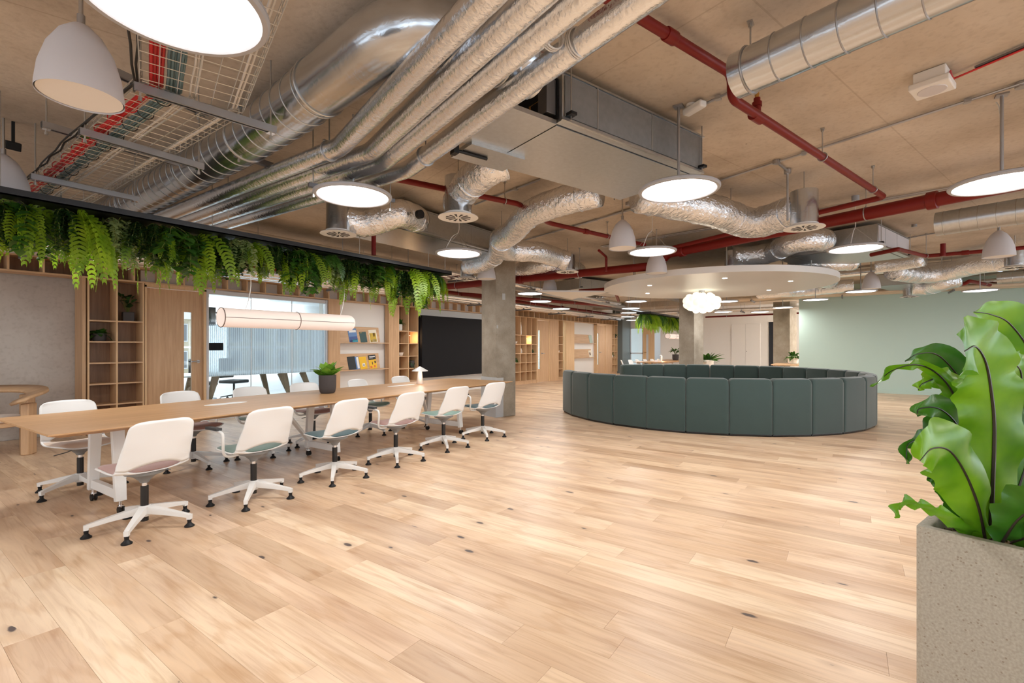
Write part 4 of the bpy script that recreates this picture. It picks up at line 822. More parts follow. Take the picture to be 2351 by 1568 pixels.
# ------------------------------------------------------------ round canopy with globe cluster
CCX, CCY, CR, CZ = 9.87, 2.18, 2.08, 2.50
can = thing('ceiling_canopy', 'large flat white disc hanging over the round sofa', 'canopy', (CCX, CCY, CZ))
mk('disc', MB().lathe([(CR, 0), (CR, .10)], n=96), 'wplast', can, ang=30)
for k in range(6):
    a = radians(73+60*k+8); x, y = 1.38*cos(a), 1.38*sin(a); d = mk('downlight', MB().lathe([(.036, -.004), (.036, .002)], (x, y, 0), 20), 'litdown', can); 
for k in range(6): a = radians(60*k+20); mk('hanger_rod', MB().tube([(1.7*cos(a), 1.7*sin(a), .1), (1.7*cos(a), 1.7*sin(a), CEIL-CZ)], .009, 8), 'rod', can)
q = P(1611, 688, 9.75); gl = thing('globe_cluster_lamp', 'cluster of small glowing glass globes under the white disc', 'lamp', (q.x, q.y, 2.28))
mk('mount', MB().lathe([(.06, .19), (.06, .22)], n=16), 'steel', gl); mk('stem', MB().lathe([(.01, .0), (.01, .19)], n=8), 'steel', gl)
rg = random.Random(3); gme = MB().ball((0, 0, 0), 1, 16, 10).mesh('globe', ang=80); gme.materials.append(M['litglobe'])
for i in range(34):
    ph = pi*(3-sqrt(5))*i; zt = 1-2*(i+.5)/34; rr = sqrt(1-zt*zt); c = bpy.data.objects.new('globe', gme); COL.objects.link(c); c.parent = gl; sx = .30*rr; c.location = (sx*cos(ph), sx*sin(ph), .15*zt-.03+rg.uniform(-.02, .02)); s = rg.uniform(.07, .095); c.scale = (s, s, s)
l = bpy.data.lights.new('globe_light', 'POINT'); l.energy = 12; l.color = (1, .86, .66); l.shadow_soft_size = .25; lo = bpy.data.objects.new('globe_light', l); COL.objects.link(lo); lo.location = (q.x, q.y, 1.98)
# ------------------------------------------------------------ far table group
tx = 15.6
trough(15.7, 20.6, 5.4, 5.9, 2.45, 2.52, 'distant black trough of ferns hanging behind the middle column')
for i in range(18): hang('fern' if i % 2 else 'shade_fern', i % 2, 15.8+4.6*i/17, 5.65+random.uniform(-.12, .12), 2.44, random.uniform(1.0, 1.25), ', the distant trough by the middle column, %s along it' % ORD[i//2], group='ferns of the distant trough')
long_table(18.05, 5.55, 4.4, 1.4, 0, 'distant oak table behind the round sofa', [], [(.5, .3, 1.1, 0), (4.1, .3, 1.1, 0)])
tube_lamp(18.1, 19.8, 5.58, 1.74, 'distant horizontal tube lamp half hidden by the middle column', [(18.4, 2.45), (19.5, 2.45)])
q = P(1551, 826, 21.0); pot_plant('potted_plant', 'plant in a charcoal pot on the distant table, left of the middle column', 'plant', (q.x, q.y, .742), .14, .25, 'potd', 'leafm', 20, .34, .10, stems=.22, seed=41)
q = WX(1624, 818, 18.6); q.z = 0; pot_plant('potted_plant', 'tall leafy plant in a pale pot just right of the middle column', 'plant', (q.x, q.y, 0), .22, .85, 'ceramic', 'leafm', 22, .7, .2, seed=42, droop=.3)
for i, (px, yw) in enumerate(((1444, 20), (1462, 0), (1478, 0), (1496, 0), (1512, 0), (1527, 5))):
    q = F(px, 868+2*(i > 0), 0); d = 18.0+.3*i; q = P(px, 830, d); o = thing('dining_chair', ['white shell chair left of the distant table, the outermost one', 'white shell chair at the distant table, next to the outermost', 'white shell chair at the distant table in front of the glass door', 'white shell chair at the distant table in front of the oak door', 'white shell chair at the distant table left of its lamp', 'white shell chair at the distant table right of its lamp'][i], 'chair', (q.x, q.y, 0), R(180+yw), 'white chairs at the distant table')
    c = bpy.data.objects.new('seat_shell', shell_me); COL.objects.link(c); c.parent = o; so = c.modifiers.new('thick', 'SOLIDIFY'); so.thickness = .009
    for s in (-1, 1):
        for u in (-.16, .17): mk('leg', MB().tube([(s*.15, u*.8, .43), (s*.19, u*1.1, 0)], .010, 8), 'wmetal', o)
q = P(1518, 823, 19.2); shelf_lamp(q.x, q.y, .742, 'white lamp with a pointed shade on the distant table', 'wplast', 1.1)
# round pale table with plant near the sage wall
q = WX(1822, 833, 19.2); o = thing('side_table', 'pale table beside the concrete column at the sage wall', 'table', (q.x, q.y, 0)); mk('tabletop', MB().box(-.9, -.5, .70, .5, .6, .74), 'oakh', o, bevel=.01)
for s, u in ((-.8, -.4), (.4, -.4), (-.8, .5), (.4, .5)): mk('leg', MB().lathe([(.03, 0), (.03, .70)], (s, u, 0), 10), 'oakh', o)
pot_plant('potted_plant', 'bushy green plant in a stone pot on the pale table by the sage wall', 'plant', (q.x-.25, q.y+.0, .74), .17, .28, 'ceramic', 'leafm', 60, .34, .12, seed=43, droop=.8)
# far wall doors
def flatdoor(name, y0, y1, z1, m, label):
    o = thing(name, label, 'door', (X1, (y0+y1)/2, 0), world=True); n = 2 if m == 'white' else 1; w = (y1-y0)/n
    for i in range(n): mk('door_leaf', MB().box(X1-.02, y0+i*w+.006, .01, X1, y0+(i+1)*w-.006, z1), m, o, bevel=.003)
    if n == 2: mk('keyhole', MB().box(X1-.03, y0+w-.05, 1.1, X1-.02, y0+w-.03, 1.14), 'steeld', o)
ya, yb = WX(1679, 800, X1).y, WX(1746, 800, X1).y; flatdoor('riser_door', yb, ya, 2.36, 'white', 'flush white double doors in the far white wall')
ya, yb = WX(1765, 800, X1).y, WX(1800, 800, X1).y; flatdoor('dark_door', yb-.3, ya, 2.42, 'navy', 'dark charcoal door beside the column at the sage wall')
ya, yb = WX(1477, 800, X1).y, WX(1503, 800, X1).y
d = thing('door_4', None, None, (X1, yb, 0), world=True); d['kind'] = 'structure'
ym = WX(1484, 800, X1).y; lf = mk('door_leaf', MB().box(X1-.04, yb, 0, X1-.005, ym-.12, 2.3).box(X1-.04, ym, 0, X1-.005, ya, 2.3).box(X1-.04, ym-.12, 0, X1-.005, ym, .5).box(X1-.04, ym-.12, 1.95, X1-.005, ym, 2.3), 'oakl', d, smooth=False)
sub('vision_panel', MB().box(X1-.03, ym-.12, .5, X1-.02, ym, 1.95), 'pale_glass' if 'pale_glass' in M else 'alu', lf, d, smooth=False); mk('handle', MB().tube([(X1-.05, ya-.08, 1.05), (X1-.09, ya-.08, 1.05), (X1-.09, ya-.2, 1.05)], .012, 8), 'brass', d)
w = thing('window_12', None, None, (X1, 8.6, 0), world=True); w['kind'] = 'structure'
ya, yb = WX(1447, 800, X1).y, WX(1477, 800, X1).y
mk('window_frame', MB().box(X1-.03, yb, 0, X1+.03, yb+.05, 2.3).box(X1-.03, ya-.05, 0, X1+.03, ya, 2.3).box(X1-.03, yb, .96, X1+.03, ya, 1.02).box(X1-.03, yb, 2.25, X1+.03, ya, 2.3), 'alu', w, smooth=False)
mk('pane', MB().box(X1-.004, yb, 0, X1+.004, ya, 2.28), 'glass', w, smooth=False)
b = MB(); b.box(27.3, 6, 0, 27.45, 12, 3.2); struct('wall_beyond', b, 'wclean', smooth=False)
# ------------------------------------------------------------ wooden armchair at the left edge
ac = thing('wooden_armchair', 'chunky oak armchair with a curved wrap-around back at the left edge', 'chair', (1.0, 8.62, 0), R(0))
bk = MB()
def hoop(s, t):
    a = radians(-62+ (s)*244); r = .44+.0*t; rr = [.415, .44][0]
    return Vector((cos(a)*(.35+.20*t), sin(a)*(.35+.20*t), .62+.13*sin(max(0, pi*s))**.6+.055*t))
bk.grid(lambda s, t: hoop(s, t), 40, 2); c = mk('backrest', bk, 'oakh', ac, ang=60); so = c.modifiers.new('t', 'SOLIDIFY'); so.thickness = .035
for a, zt in ((-40, .66), (25, .74), (90, .80), (155, .74)):
    x, y = .42*cos(R(a)), .42*sin(R(a)); ux, uy = cos(R(a)), sin(R(a)); mk('leg', MB().obox((x, y, (zt-.02)/2), (.045*ux, .045*uy, 0), (-.075*uy, .075*ux, 0), (0, 0, (zt-.02)/2)), 'oak', ac, bevel=.012)
mk('seat', MB().lathe([(.34, .36), (.37, .37), (.37, .41), (.34, .42)], n=40), 'oakh', ac); mk('cushion', MB().lathe([(.33, .42), (.355, .435), (.35, .465), (.30, .478)], n=40), 'beige', ac)
# ------------------------------------------------------------ big planter on the right
PZ = .78; p0 = F(2100, 1206, PZ)
pl = thing('stone_planter', 'tall speckled beige stone planter at the right edge, full of bird\'s nest fern', 'planter', (p0.x, p0.y, 0), GA)
U_, V_, TH = .43, .95, .035
b = MB()
b.box(0, -V_, 0, TH, 0, PZ).box(U_-TH, -V_, 0, U_, 0, PZ).box(TH, -V_, 0, U_-TH, -V_+TH, PZ).box(TH, -TH, 0, U_-TH, 0, PZ).box(TH, -V_+TH, 0, U_-TH, -TH, .05)
b = MB(); v = [(0,0),(U_,0),(U_,-V_),(0,-V_)]
def rr(inset, rad, z, n=5):
    pts = []
    for cx, cy, a in ((U_-inset-rad, -inset-rad, 0), (inset+rad, -inset-rad, 90), (inset+rad, -V_+inset+rad, 180), (U_-inset-rad, -V_+inset+rad, 270)):
        for k in range(n): t = radians(a+90*k/(n-1)); pts.append((cx+rad*cos(t), cy+rad*sin(t), z))
    return pts
rings = [rr(0, .022, 0), rr(0, .022, PZ-.006), rr(.004, .02, PZ), rr(TH-.004, .012, PZ), rr(TH, .01, PZ-.005), rr(TH, .01, .6)]
b.add([p for r_ in rings for p in r_], [(20*i+k, 20*i+(k+1) % 20, 20*(i+1)+(k+1) % 20, 20*(i+1)+k) for i in range(5) for k in range(20)])
mk('shell', b, 'planter', pl, ang=50)
b = MB(); b.grid(lambda s, t: Vector((TH+(U_-2*TH)*s, -V_+TH+(V_-2*TH)*t, .715+.012*sin(17*s)*cos(23*t))), 20, 40); mk('soil', b, 'soil', pl)
b = MB(); rp = random.Random(9)
for _ in range(1500):
    x, y = rp.uniform(TH, U_-TH), rp.uniform(-V_+TH, -TH); s = rp.uniform(.004, .010); a = rp.uniform(0, 3)
    b.obox((x, y, .722+rp.uniform(0, .012)), (s*cos(a), s*sin(a), rp.uniform(-.3, .3)*s), (-s*.6*sin(a), s*.6*cos(a), 0), (0, 0, s*.35))
o = mk('bark_chips', b, 'pebble', pl, smooth=False); o['kind'] = 'stuff'
fbase = P(2275, 1240, 1.47)
fern = thing('birds_nest_fern', 'large glossy bird\'s nest fern with wavy strap leaves in the stone planter', 'plant', (fbase.x, fbase.y, .72), world=True)
VR = Vector((SY_, -CY_, 0)); VF = Vector((CY_, SY_, 0))
def strap(pts, wid, m='leafb', ruffle=.010, freq=9, cup=.15, rib=True, roll=0, seed=0):
    """pts: (px, py, depth) along the midrib, wid: half widths in metres"""
    r = random.Random(seed); c = curve([P(*p) for p in pts], 8); n = len(c)-1; b = MB(); nu = 10; cen = []
    for i, p in enumerate(c):
        d = (c[min(n, i+1)]-c[max(0, i-1)]).normalized(); s = d.cross(-VF)
        if s.length < .2: s = VR.copy()
        s.normalize(); nn = s.cross(d).normalized(); ca = cos(roll); s2 = s*ca+nn*sin(roll); n2 = s2.cross(d).normalized()
        t = i/n*(len(wid)-1); k = min(int(t), len(wid)-2); w = wid[k]*(1-(t-k))+wid[k+1]*(t-k); cen.append((p, s2, n2, w))
    ph = r.uniform(0, 6); vs = []
    for i, (p, s, nn, w) in enumerate(cen):
        for j in range(nu+1):
            u = 2*j/nu-1; rf = ruffle*sin(freq*i/n*2*pi*.5+ph+(1.3 if u > 0 else 0)+1.7*u)*abs(u)**1.5; ww = w*(1+.05*sin(freq*1.7*i/n*pi+ph+(2 if u > 0 else 0)))
            vs.append(p+s*(u*ww)+nn*(rf-cup*w*u*u))
    b.add(vs, [(i*(nu+1)+j, i*(nu+1)+j+1, (i+1)*(nu+1)+j+1, (i+1)*(nu+1)+j) for i in range(n) for j in range(nu)])
    lf = mk('leaf', b, m, fern, ang=80)
    if rib: sub('midrib', MB().tube([q[0]-q[2]*.0 for q in cen], .004, 6, rf=lambda t: (.0075 if seed == 1 else .0048)*(1-.75*t)), 'rib', lf, fern)
strap([(2272, 1240, 1.47), (2278, 1120, 1.45), (2282, 980, 1.43), (2274, 890, 1.41), (2262, 830, 1.39), (2240, 796, 1.35), (2215, 806, 1.30)], [.03, .085, .108, .105, .105, .10, .085, .05], ruffle=.011, freq=12, cup=.08, seed=1)
strap([(2262, 1240, 1.44), (2245, 1160, 1.40), (2215, 1085, 1.36), (2180, 1035, 1.32), (2140, 1030, 1.28), (2112, 1058, 1.25)], [.025, .06, .085, .085, .06, .012], ruffle=.012, freq=7, cup=.3, seed=2, m='leafb')
strap([(2250, 1242, 1.46), (2200, 1205, 1.42), (2150, 1175, 1.38), (2105, 1160, 1.35), (2070, 1158, 1.33), (2056, 1185, 1.32)], [.02, .024, .018, .014, .022, .02], ruffle=.012, freq=11, cup=.3, seed=3, rib=False, roll=.6)
strap([(2420, 1100, 1.62), (2400, 940, 1.62), (2370, 820, 1.60), (2320, 745, 1.57), (2275, 722, 1.54), (2236, 716, 1.52)], [.03, .06, .075, .07, .045, .004], ruffle=.006, freq=5, seed=4, roll=.25, m='leafb')
strap([(2270, 1230, 1.53), (2240, 1060, 1.56), (2205, 940, 1.57), (2165, 870, 1.57), (2110, 838, 1.56), (2050, 850, 1.54), (2004, 888, 1.53)], [.015, .020, .024, .022, .016, .013, .004], ruffle=.012, freq=11, seed=5, m='leafb', roll=.5)
strap([(2262, 1235, 1.52), (2238, 1100, 1.53), (2205, 990, 1.52), (2160, 940, 1.50), (2112, 938, 1.48), (2106, 955, 1.47)], [.02, .05, .06, .045, .02, .004], ruffle=.012, freq=8, seed=6, m='leafb2')
strap([(2258, 1235, 1.50), (2225, 1120, 1.50), (2180, 1040, 1.49), (2130, 1010, 1.47), (2085, 1020, 1.45), (2082, 1065, 1.44)], [.02, .045, .05, .032, .022, .006], ruffle=.012, freq=9, seed=7, m='leafb2', roll=.4)
strap([(2258, 1238, 1.49), (2222, 1180, 1.49), (2190, 1130, 1.49), (2155, 1100, 1.49), (2128, 1098, 1.49)], [.02, .045, .045, .03, .008], ruffle=.006, seed=8, m='leafb2')
strap([(2300, 1245, 1.40), (2335, 1195, 1.36), (2385, 1160, 1.32), (2440, 1150, 1.28)], [.03, .07, .09, .06], ruffle=.012, freq=8, seed=9, m='leafb2')
strap([(2285, 1230, 1.62), (2255, 1040, 1.70), (2220, 900, 1.74), (2160, 820, 1.74), (2110, 812, 1.72), (2078, 830, 1.70)], [.03, .06, .075, .05, .02, .004], ruffle=.006, seed=10, m='leafb2', roll=.3)
strap([(2310, 1235, 1.62), (2350, 1080, 1.64), (2372, 930, 1.66), (2376, 800, 1.66)], [.03, .10, .12, .08], ruffle=.012, seed=11, m='leafb2')
strap([(2300, 1240, 1.50), (2345, 1100, 1.50), (2380, 1000, 1.50), (2430, 930, 1.50)], [.03, .09, .10, .03], ruffle=.010, seed=12, m='leafb2')
strap([(2280, 1235, 1.60), (2235, 1030, 1.62), (2215, 930, 1.62), (2170, 870, 1.60), (2120, 880, 1.57), (2108, 895, 1.56)], [.02, .05, .06, .04, .02, .006], ruffle=.014, freq=11, seed=13, m='leafb')
strap([(2290, 1235, 1.58), (2330, 1000, 1.56), (2345, 880, 1.52), (2335, 840, 1.49), (2300, 835, 1.46)], [.02, .06, .06, .05, .02], ruffle=.01, seed=14, m='leafb')
strap([(2260, 1238, 1.54), (2205, 1150, 1.58), (2160, 1075, 1.60), (2130, 1000, 1.60), (2145, 950, 1.60)], [.02, .05, .05, .04, .01], ruffle=.01, seed=15, m='leafb2', roll=-.3)
strap([(2320, 1245, 1.44), (2380, 1230, 1.40), (2440, 1240, 1.36)], [.03, .06, .05], ruffle=.01, seed=16, m='leafb2')
# ------------------------------------------------------------ ceiling services
def rod_to_ceiling(par, p, z, clip=None, root=None, plate=True):
    r = MB().tube([(p[0], p[1], z), (p[0], p[1], CEIL)], .005, 8)
    if plate: r.box(p[0]-.03, p[1]-.015, CEIL-.006, p[0]+.03, p[1]+.015, CEIL); r.lathe([(.012, -.02), (.012, 0)], (p[0], p[1], CEIL-.006), 6)
    r.lathe([(.010, -.02), (.010, .0)], (p[0], p[1], z), 6)
    return mk('hanger_rod', r, 'rod', par)
def pipe(name, label, cat, pts, r, m, group=None, n=18, bend=.12, rods=(), clips=(), bands=None, couplers=(), bandm='rod', jitter=0, smoothbend=False, extra=None):
    path = fillet(pts, bend) if len(pts) > 2 else [Vector(p) for p in pts]
    c = sum(path, Vector())/len(path); o = thing(name, label, cat, tuple(c), 0, group, world=True)
    if jitter:   # soft lagging: resample and let the radius wander
        q = []; rj = random.Random(len(label))
        for a, b_ in zip(path, path[1:]):
            k = max(1, int((b_-a).length/.035)); q += [a.lerp(b_, i/k) for i in range(k)]
        q.append(path[-1]); w = [1+jitter*rj.uniform(-1, 1) for _ in q]; path = q; N = len(q)-1
        mk('pipe_run' if 'pipe' in name else 'duct_run', MB().tube(path, r, n, rf=lambda t: r*w[int(round(t*N))]), m, o, ang=70)
    else: mk('pipe_run' if 'pipe' in name else 'duct_run', MB().tube(path, r, n), m, o, ang=70)
    L = [0]
    for a, b_ in zip(path, path[1:]): L.append(L[-1]+(b_-a).length)
    def at(s):
        s = max(0, min(L[-1]-1e-6, s))
        for i in range(len(path)-1):
            if L[i+1] >= s: t = (s-L[i])/max(1e-9, L[i+1]-L[i]); return path[i].lerp(path[i+1], t), (path[i+1]-path[i]).normalized()
    if bands:
        s = bands/2; rm = MB()
        while s < L[-1]:
            p, d = at(s)
            if smoothbend and (p.y < 2.62 and p.x < 2.02): s += bands; continue
            mk('seam_ring', MB().ring(p, d, r+.001, .0035, 32, 5), bandm, o); s += bands
    if extra:
        for y_, x_ in ((extra[0], None), (None, extra[1])):
            for i in range(len(path)-1):
                p, q_ = path[i], path[i+1]
                if (y_ and p.y >= y_ > q_.y) or (x_ and p.y < 2.2 and p.x <= x_ < q_.x):
                    d = (q_-p).normalized(); t = (p.y-y_)/(p.y-q_.y) if y_ else (x_-p.x)/(q_.x-p.x); mk('collar', MB().ring(p.lerp(q_, t), d, r+.002, .008, 36, 6), 'galvbox', o)
    for s in couplers:
        p, d = at(s*L[-1]); mk('coupling', MB().tube([p-d*.045, p-d*.04, p+d*.04, p+d*.045], r*1.25, 18, rf=lambda t: r*(1.18 if t in (0, 1) else 1.28)), m, o)
    for s in rods:
        p, d = at(s*L[-1]); mk('pipe_clip', MB().ring(p, d, r+.004, .006, 24, 6), 'steel', o); rod_to_ceiling(o, p, p.z+r)
    return o
def nz(px, py, z): return F(px, py, z)
# big spiral duct with its bend
pipe('spiral_duct', 'large spiral duct with a wide bend, upper left of the ceiling', 'duct', [(1.93, 9.6, 2.955), (1.84, 5.0, 2.955), (1.80, 3.6, 2.955), (1.60, 1.70, 2.955), (2.30, 1.48, 2.955)], .165, 'galv', bend=.62, bands=.155, smoothbend=True, bandm='galvbox', n=36, rods=(.12, .36, .55, .68), group='ducts', extra=(2.66, 2.08))
pipe('spiral_duct', 'spiral duct with an open end, upper right of the ceiling', 'duct', [F(1692, 175, 2.93), F(1692, 175, 2.93)-GV*2.6], .125, 'galv', bands=.155, bandm='steel', n=36, rods=(.03, .5, .9), group='ducts')
e = F(2150, 515, 2.93); pipe('spiral_duct', 'spiral duct far right beyond the second air unit', 'duct', [e, e-GV*4.5], .15, 'galvbox', bands=.16, bandm='rod', n=30, rods=(.2, .6), group='ducts')
e = F(2290, 640, 2.85); pipe('spiral_duct', 'thin spiral duct at the right edge in front of the sage wall', 'duct', [e, e-GV*4.5], .12, 'galvbox', bands=.16, bandm='rod', n=24, rods=(.2,), group='ducts')
# four lagged pipes
def lp(k, a, b_, c, lab): 
    z = 2.74; A, B = F(*a, z), F(*b_, z); A = B+(A-B)*1.5; C = Vector((c, 9.5, z))
    pipe('lagged_pipe', lab, 'pipe', [A, B, C], .064, 'foil', 'foil-lagged pipes', n=20, bend=.07, jitter=.012, rods=(.30,) if k in (1, 4) else ())
lp(1, (1108, 0), (780, 338), 1.94, 'leftmost of the four foil-lagged pipes'); lp(2, (1222, 0), (852, 349), 2.10, 'second from the left of the four foil-lagged pipes'); lp(3, (1328, 0), (880, 372), 2.26, 'third from the left of the four foil-lagged pipes'); lp(4, (1448, 15), (935, 390), 2.42, 'rightmost of the four foil-lagged pipes, passing the air unit')
for px, py, m_ in ((1265, 80, 3), (1325, 100, 4)):
    p = F(px, py, 2.74); o = thing('cable_tie', 'plastic tie bunched around the %s foil-lagged pipe near the top edge' % ('third' if m_ == 3 else 'rightmost'), 'tie', (p.x, p.y, 2.74), GA+pi/2)
    b = MB()
    for s in (-.012, 0, .012): b.ring((s, 0, 0), (1, 0, 0), .064, .004, 24, 6)
    mk('band', b, 'cwhite', o)
p = Vector((2.19, 3.75, 2.85)); b = MB(); b.box(1.72, 3.80, 2.80, 2.56, 3.84, 2.84); o = thing('steel_channel', 'steel channel above the bend of the foil-lagged pipes', 'channel', (2.1, 3.8, 2.8), world=True); mk('channel', b, 'steeld', o, smooth=False); rod_to_ceiling(o, (1.75, 3.82), 2.79); rod_to_ceiling(o, (2.5, 3.82), 2.79)
# ------------------------------------------------------------ wire basket tray, channels and cables
tray = thing('cable_basket', 'wire mesh cable basket hung on steel channels, upper left', 'cable tray', (1.2, 4, 2.79), world=True)
bend = Vector((1.18, 3.12, 2.79)); dirA = -GV; dirB = Vector((0, 1, 0))
def basket(o_, d, L, w=.50, hgt=.055):
    s = Vector((d.y, -d.x, 0)); b = MB(); n = int(L/.10); m = 6
    for i in range(n+1):
        p = o_+d*(i*.10); b.tube([p-s*w/2+Vector((0, 0, hgt)), p-s*w/2, p+s*w/2, p+s*w/2+Vector((0, 0, hgt))], .0028, 5)
    for j in range(m+1):
        q = o_-s*w/2+s*(w*j/m); b.tube([q, q+d*L], .0028, 5)
    for sg in (-1, 1):
        for z in (.028, .055): b.tube([o_+s*sg*w/2+Vector((0, 0, z)), o_+s*sg*w/2+d*L+Vector((0, 0, z))], .0028, 5)
    return b
wm = basket(bend, dirB, 6.3); w2_ = basket(bend, dirA, 2.8); wm.add(w2_.v, w2_.f); ob = mk('mesh_wires', wm, 'wire', tray); ob['kind'] = 'stuff'
def cables(name, label, off, n, r, m, spread, ties=None, weave=.006):
    o = thing(name, label, 'cables', (1.1, 4, 2.8), world=True); rc = random.Random(n)
    for i in range(n):
        q = off+(i-(n-1)/2)*spread; z = 2.80+r+(i % 2)*r*1.3; pts = []
        for t in range(14, -1, -1): p = bend+dirA*(t*.2); s = Vector((GU.x, GU.y, 0)); pts.append(Vector((p.x, p.y, z))+s*(q+rc.uniform(-weave, weave)))
        for t in range(1, 30): pts.append(Vector((bend.x+q+rc.uniform(-weave, weave), bend.y+t*.21, z)))
        mk('cable', MB().tube(pts, r, 6), m, o)
    if ties:
        for t in range(22): y = 3.3+t*.28; mk('tie', MB().ring((bend.x+off, y, 2.803+r*2), (0, 1, 0), spread*n/2+.006, .003, 14, 4), ties, o)
    return o
cables('red_cables', 'bundle of red fire-alarm cables lying in the wire basket', -.175, 4, .009, 'cred', .016, 'cred', .003)
cables('blue_cables', 'bundle of blue-grey data cables with black ties in the wire basket', -.095, 8, .0065, 'cblue', .0095, 'cblack', .003)
cables('white_cables', 'loose white cables along the middle of the wire basket', -.01, 3, .005, 'cwhite', .014, None, .008)
cables('white_cables', 'pair of white conduits along the right edge of the wire basket', .205, 2, .006, 'cwhite', .018, None, .002)
cables('black_cables', 'black cables hanging over the left edge of the wire basket', -.27, 2, .006, 'cblack', .015, None, .014)
def channel(a, b_, label, rods=(.04, .96), h=.042):
    a, b_ = Vector(a), Vector(b_); c = (a+b_)/2; o = thing('steel_channel', label, 'channel', tuple(c), 0, None, world=True); d = (b_-a).normalized(); s = Vector((d.y, -d.x, 0)); w = .042
    m = MB(); m.bar(a+Vector((0, 0, h/2)), b_+Vector((0, 0, h/2)), w, .003); m.bar(a+s*w/2, b_+s*w/2, .003, h); m.bar(a-s*w/2, b_-s*w/2, .003, h); m.bar(a-Vector((0, 0, h/2))+s*.014, b_-Vector((0, 0, h/2))+s*.014, .010, .003); m.bar(a-Vector((0, 0, h/2))-s*.014, b_-Vector((0, 0, h/2))-s*.014, .010, .003)
    mk('channel', m, 'steel', o, smooth=False); L = (b_-a).length; k = int(L/.06)
    for i in range(1, k): p = a+(b_-a)*i/k; 
    for t in rods: p = a.lerp(b_, t); rod_to_ceiling(o, p, a.z-h/2-.025, plate=False); mk('washer', MB().box(p.x-.022, p.y-.022, a.z-h/2-.008, p.x+.022, p.y+.022, a.z-h/2-.003), 'chrome', o, smooth=False)
    return o
z = 2.755
channel((.90, 3.15, z), (1.62, 3.04, z), 'steel channel under the wire basket nearest the camera'); channel((.88, 4.09, z), (1.62, 4.12, z), 'middle steel channel under the wire basket'); channel((.88, 5.50, z), (1.62, 5.53, z), 'steel channel under the wire basket just behind the trough')
channel((.86, 7.2, z), (1.62, 7.2, z), 'farthest steel channel under the wire basket')
a = F(95, 285, 2.92); channel(a, a+Vector((.85, .05, 0)), 'dark steel channel left of the wire basket, below the big bell lamp', rods=(.03,))
a = F(262, 165, 3.0); channel(a, a+Vector((.55, .12, 0)), 'short steel channel left of the wire basket, beside the largest disc light', rods=(.9,))
o = thing('steel_channel', 'steel channel carrying the disc light under the lagged pipes', 'channel', tuple(F(790, 425, 2.62)), world=True)
a, c_ = F(708, 424, 2.60), F(905, 462, 2.60); mk('channel', MB().bar(a, c_, .04, .03), 'steeld', o, smooth=False)
for t in (.05, .95): rod_to_ceiling(o, a.lerp(c_, t), 2.53, plate=False)
# small dark spotlight at the far left of the ceiling
q = F(30, 335, 3.0); o = thing('track_spotlight', 'small black spotlight on the ceiling at the left edge', 'spotlight', (q.x, q.y, 3.0)); mk('body', MB().obox((0, 0, 0), (.045, 0, 0), (0, .03, .012), (0, -.012, .03)), 'padk', o, bevel=.004); mk('bracket', MB().box(-.01, -.01, .02, .01, .01, .2), 'padk', o)
# ------------------------------------------------------------ disc lights
def disc(px, py, label, kind=0, z=2.55, R_=.30, power=1.0, d=None, mount=None):
    q = F(px, py, z); o = thing('disc_light', label, 'light', (q.x, q.y, z), 0, 'disc lights')
    mk('rim', MB().lathe([(R_-.032, .002), (R_-.032, -.004), (R_-.026, -.010), (R_-.008, -.010), (R_, 0), (R_, .012), (R_-.012, .020)], n=56, capb=False), 'pcase', o); mk('back_plate', MB().lathe([(R_-.012, .0195), (R_-.014, .021)], n=56), 'pcase', o)
    mk('diffuser', MB().lathe([(R_-.032, -.002), (R_-.034, .001)], n=56), 'lit', o)
    if kind == 1:
        mk('stem', MB().tube([(0, 0, .02), (0, 0, CEIL-z)], .011, 10), 'steel', o); mk('driver_box', MB().box(-.03, -.025, .02, .03, .025, .07), 'padk', o, bevel=.004); c = MB().box(-.035, -.035, CEIL-z-.012, .035, .035, CEIL-z); mk('ceiling_plate', c, 'steel', o, smooth=False)
        mk('cord', MB().tube(curve([(.012, 0, .07), (.018, 0, .35), (.012, .01, .55), (.05, .02, CEIL-z-.03)], 5), .004, 6), 'wplast', o)
    elif kind == 2:
        w_ = MB()
        for k in range(3): a = 2*pi*k/3+.3; w_.tube([(.22*cos(a), .22*sin(a), .02), (0, 0, .26)], .0028, 5)
        mk('suspension_wires', w_, 'rod', o); mk('cord', MB().tube(curve([(-.20, .05, .02), (-.10, .02, .20), (0, 0, .28), (.005, 0, .45), (0, 0, CEIL-z)], 5), .0045, 6), 'wplast', o); mk('ceiling_rose', MB().lathe([(.04, CEIL-z-.06), (.04, CEIL-z)], n=20), 'pcase', o)
    else: mk('stem', MB().tube([(0, 0, .02), (0, 0, CEIL-z)], .008, 8), 'steel', o)
    l = bpy.data.lights.new('panel_light', 'AREA'); l.shape = 'DISK'; l.size = R_*1.8; l.energy = DISC_W*power; l.color = (1, .975, .94); lo = bpy.data.objects.new('panel_light', l); COL.objects.link(lo); lo.location = (q.x, q.y, z-.02)
    return o
disc(400, 8, 'largest disc light, cut by the top edge of the picture', 1, power=1.0)
disc(811, 450, 'disc light under the lagged pipes above the trough', 0); disc(1558, 437, 'disc light below the big air unit, on a pole', 1); disc(2300, 420, 'disc light at the right edge on the main red pipe', 1)
disc(1053, 582, 'disc light on wires left of the nearest column', 2); disc(1497, 578, 'disc light on wires above the left of the round canopy', 2); disc(1964, 571, 'disc light on wires under the right-hand air unit', 2)
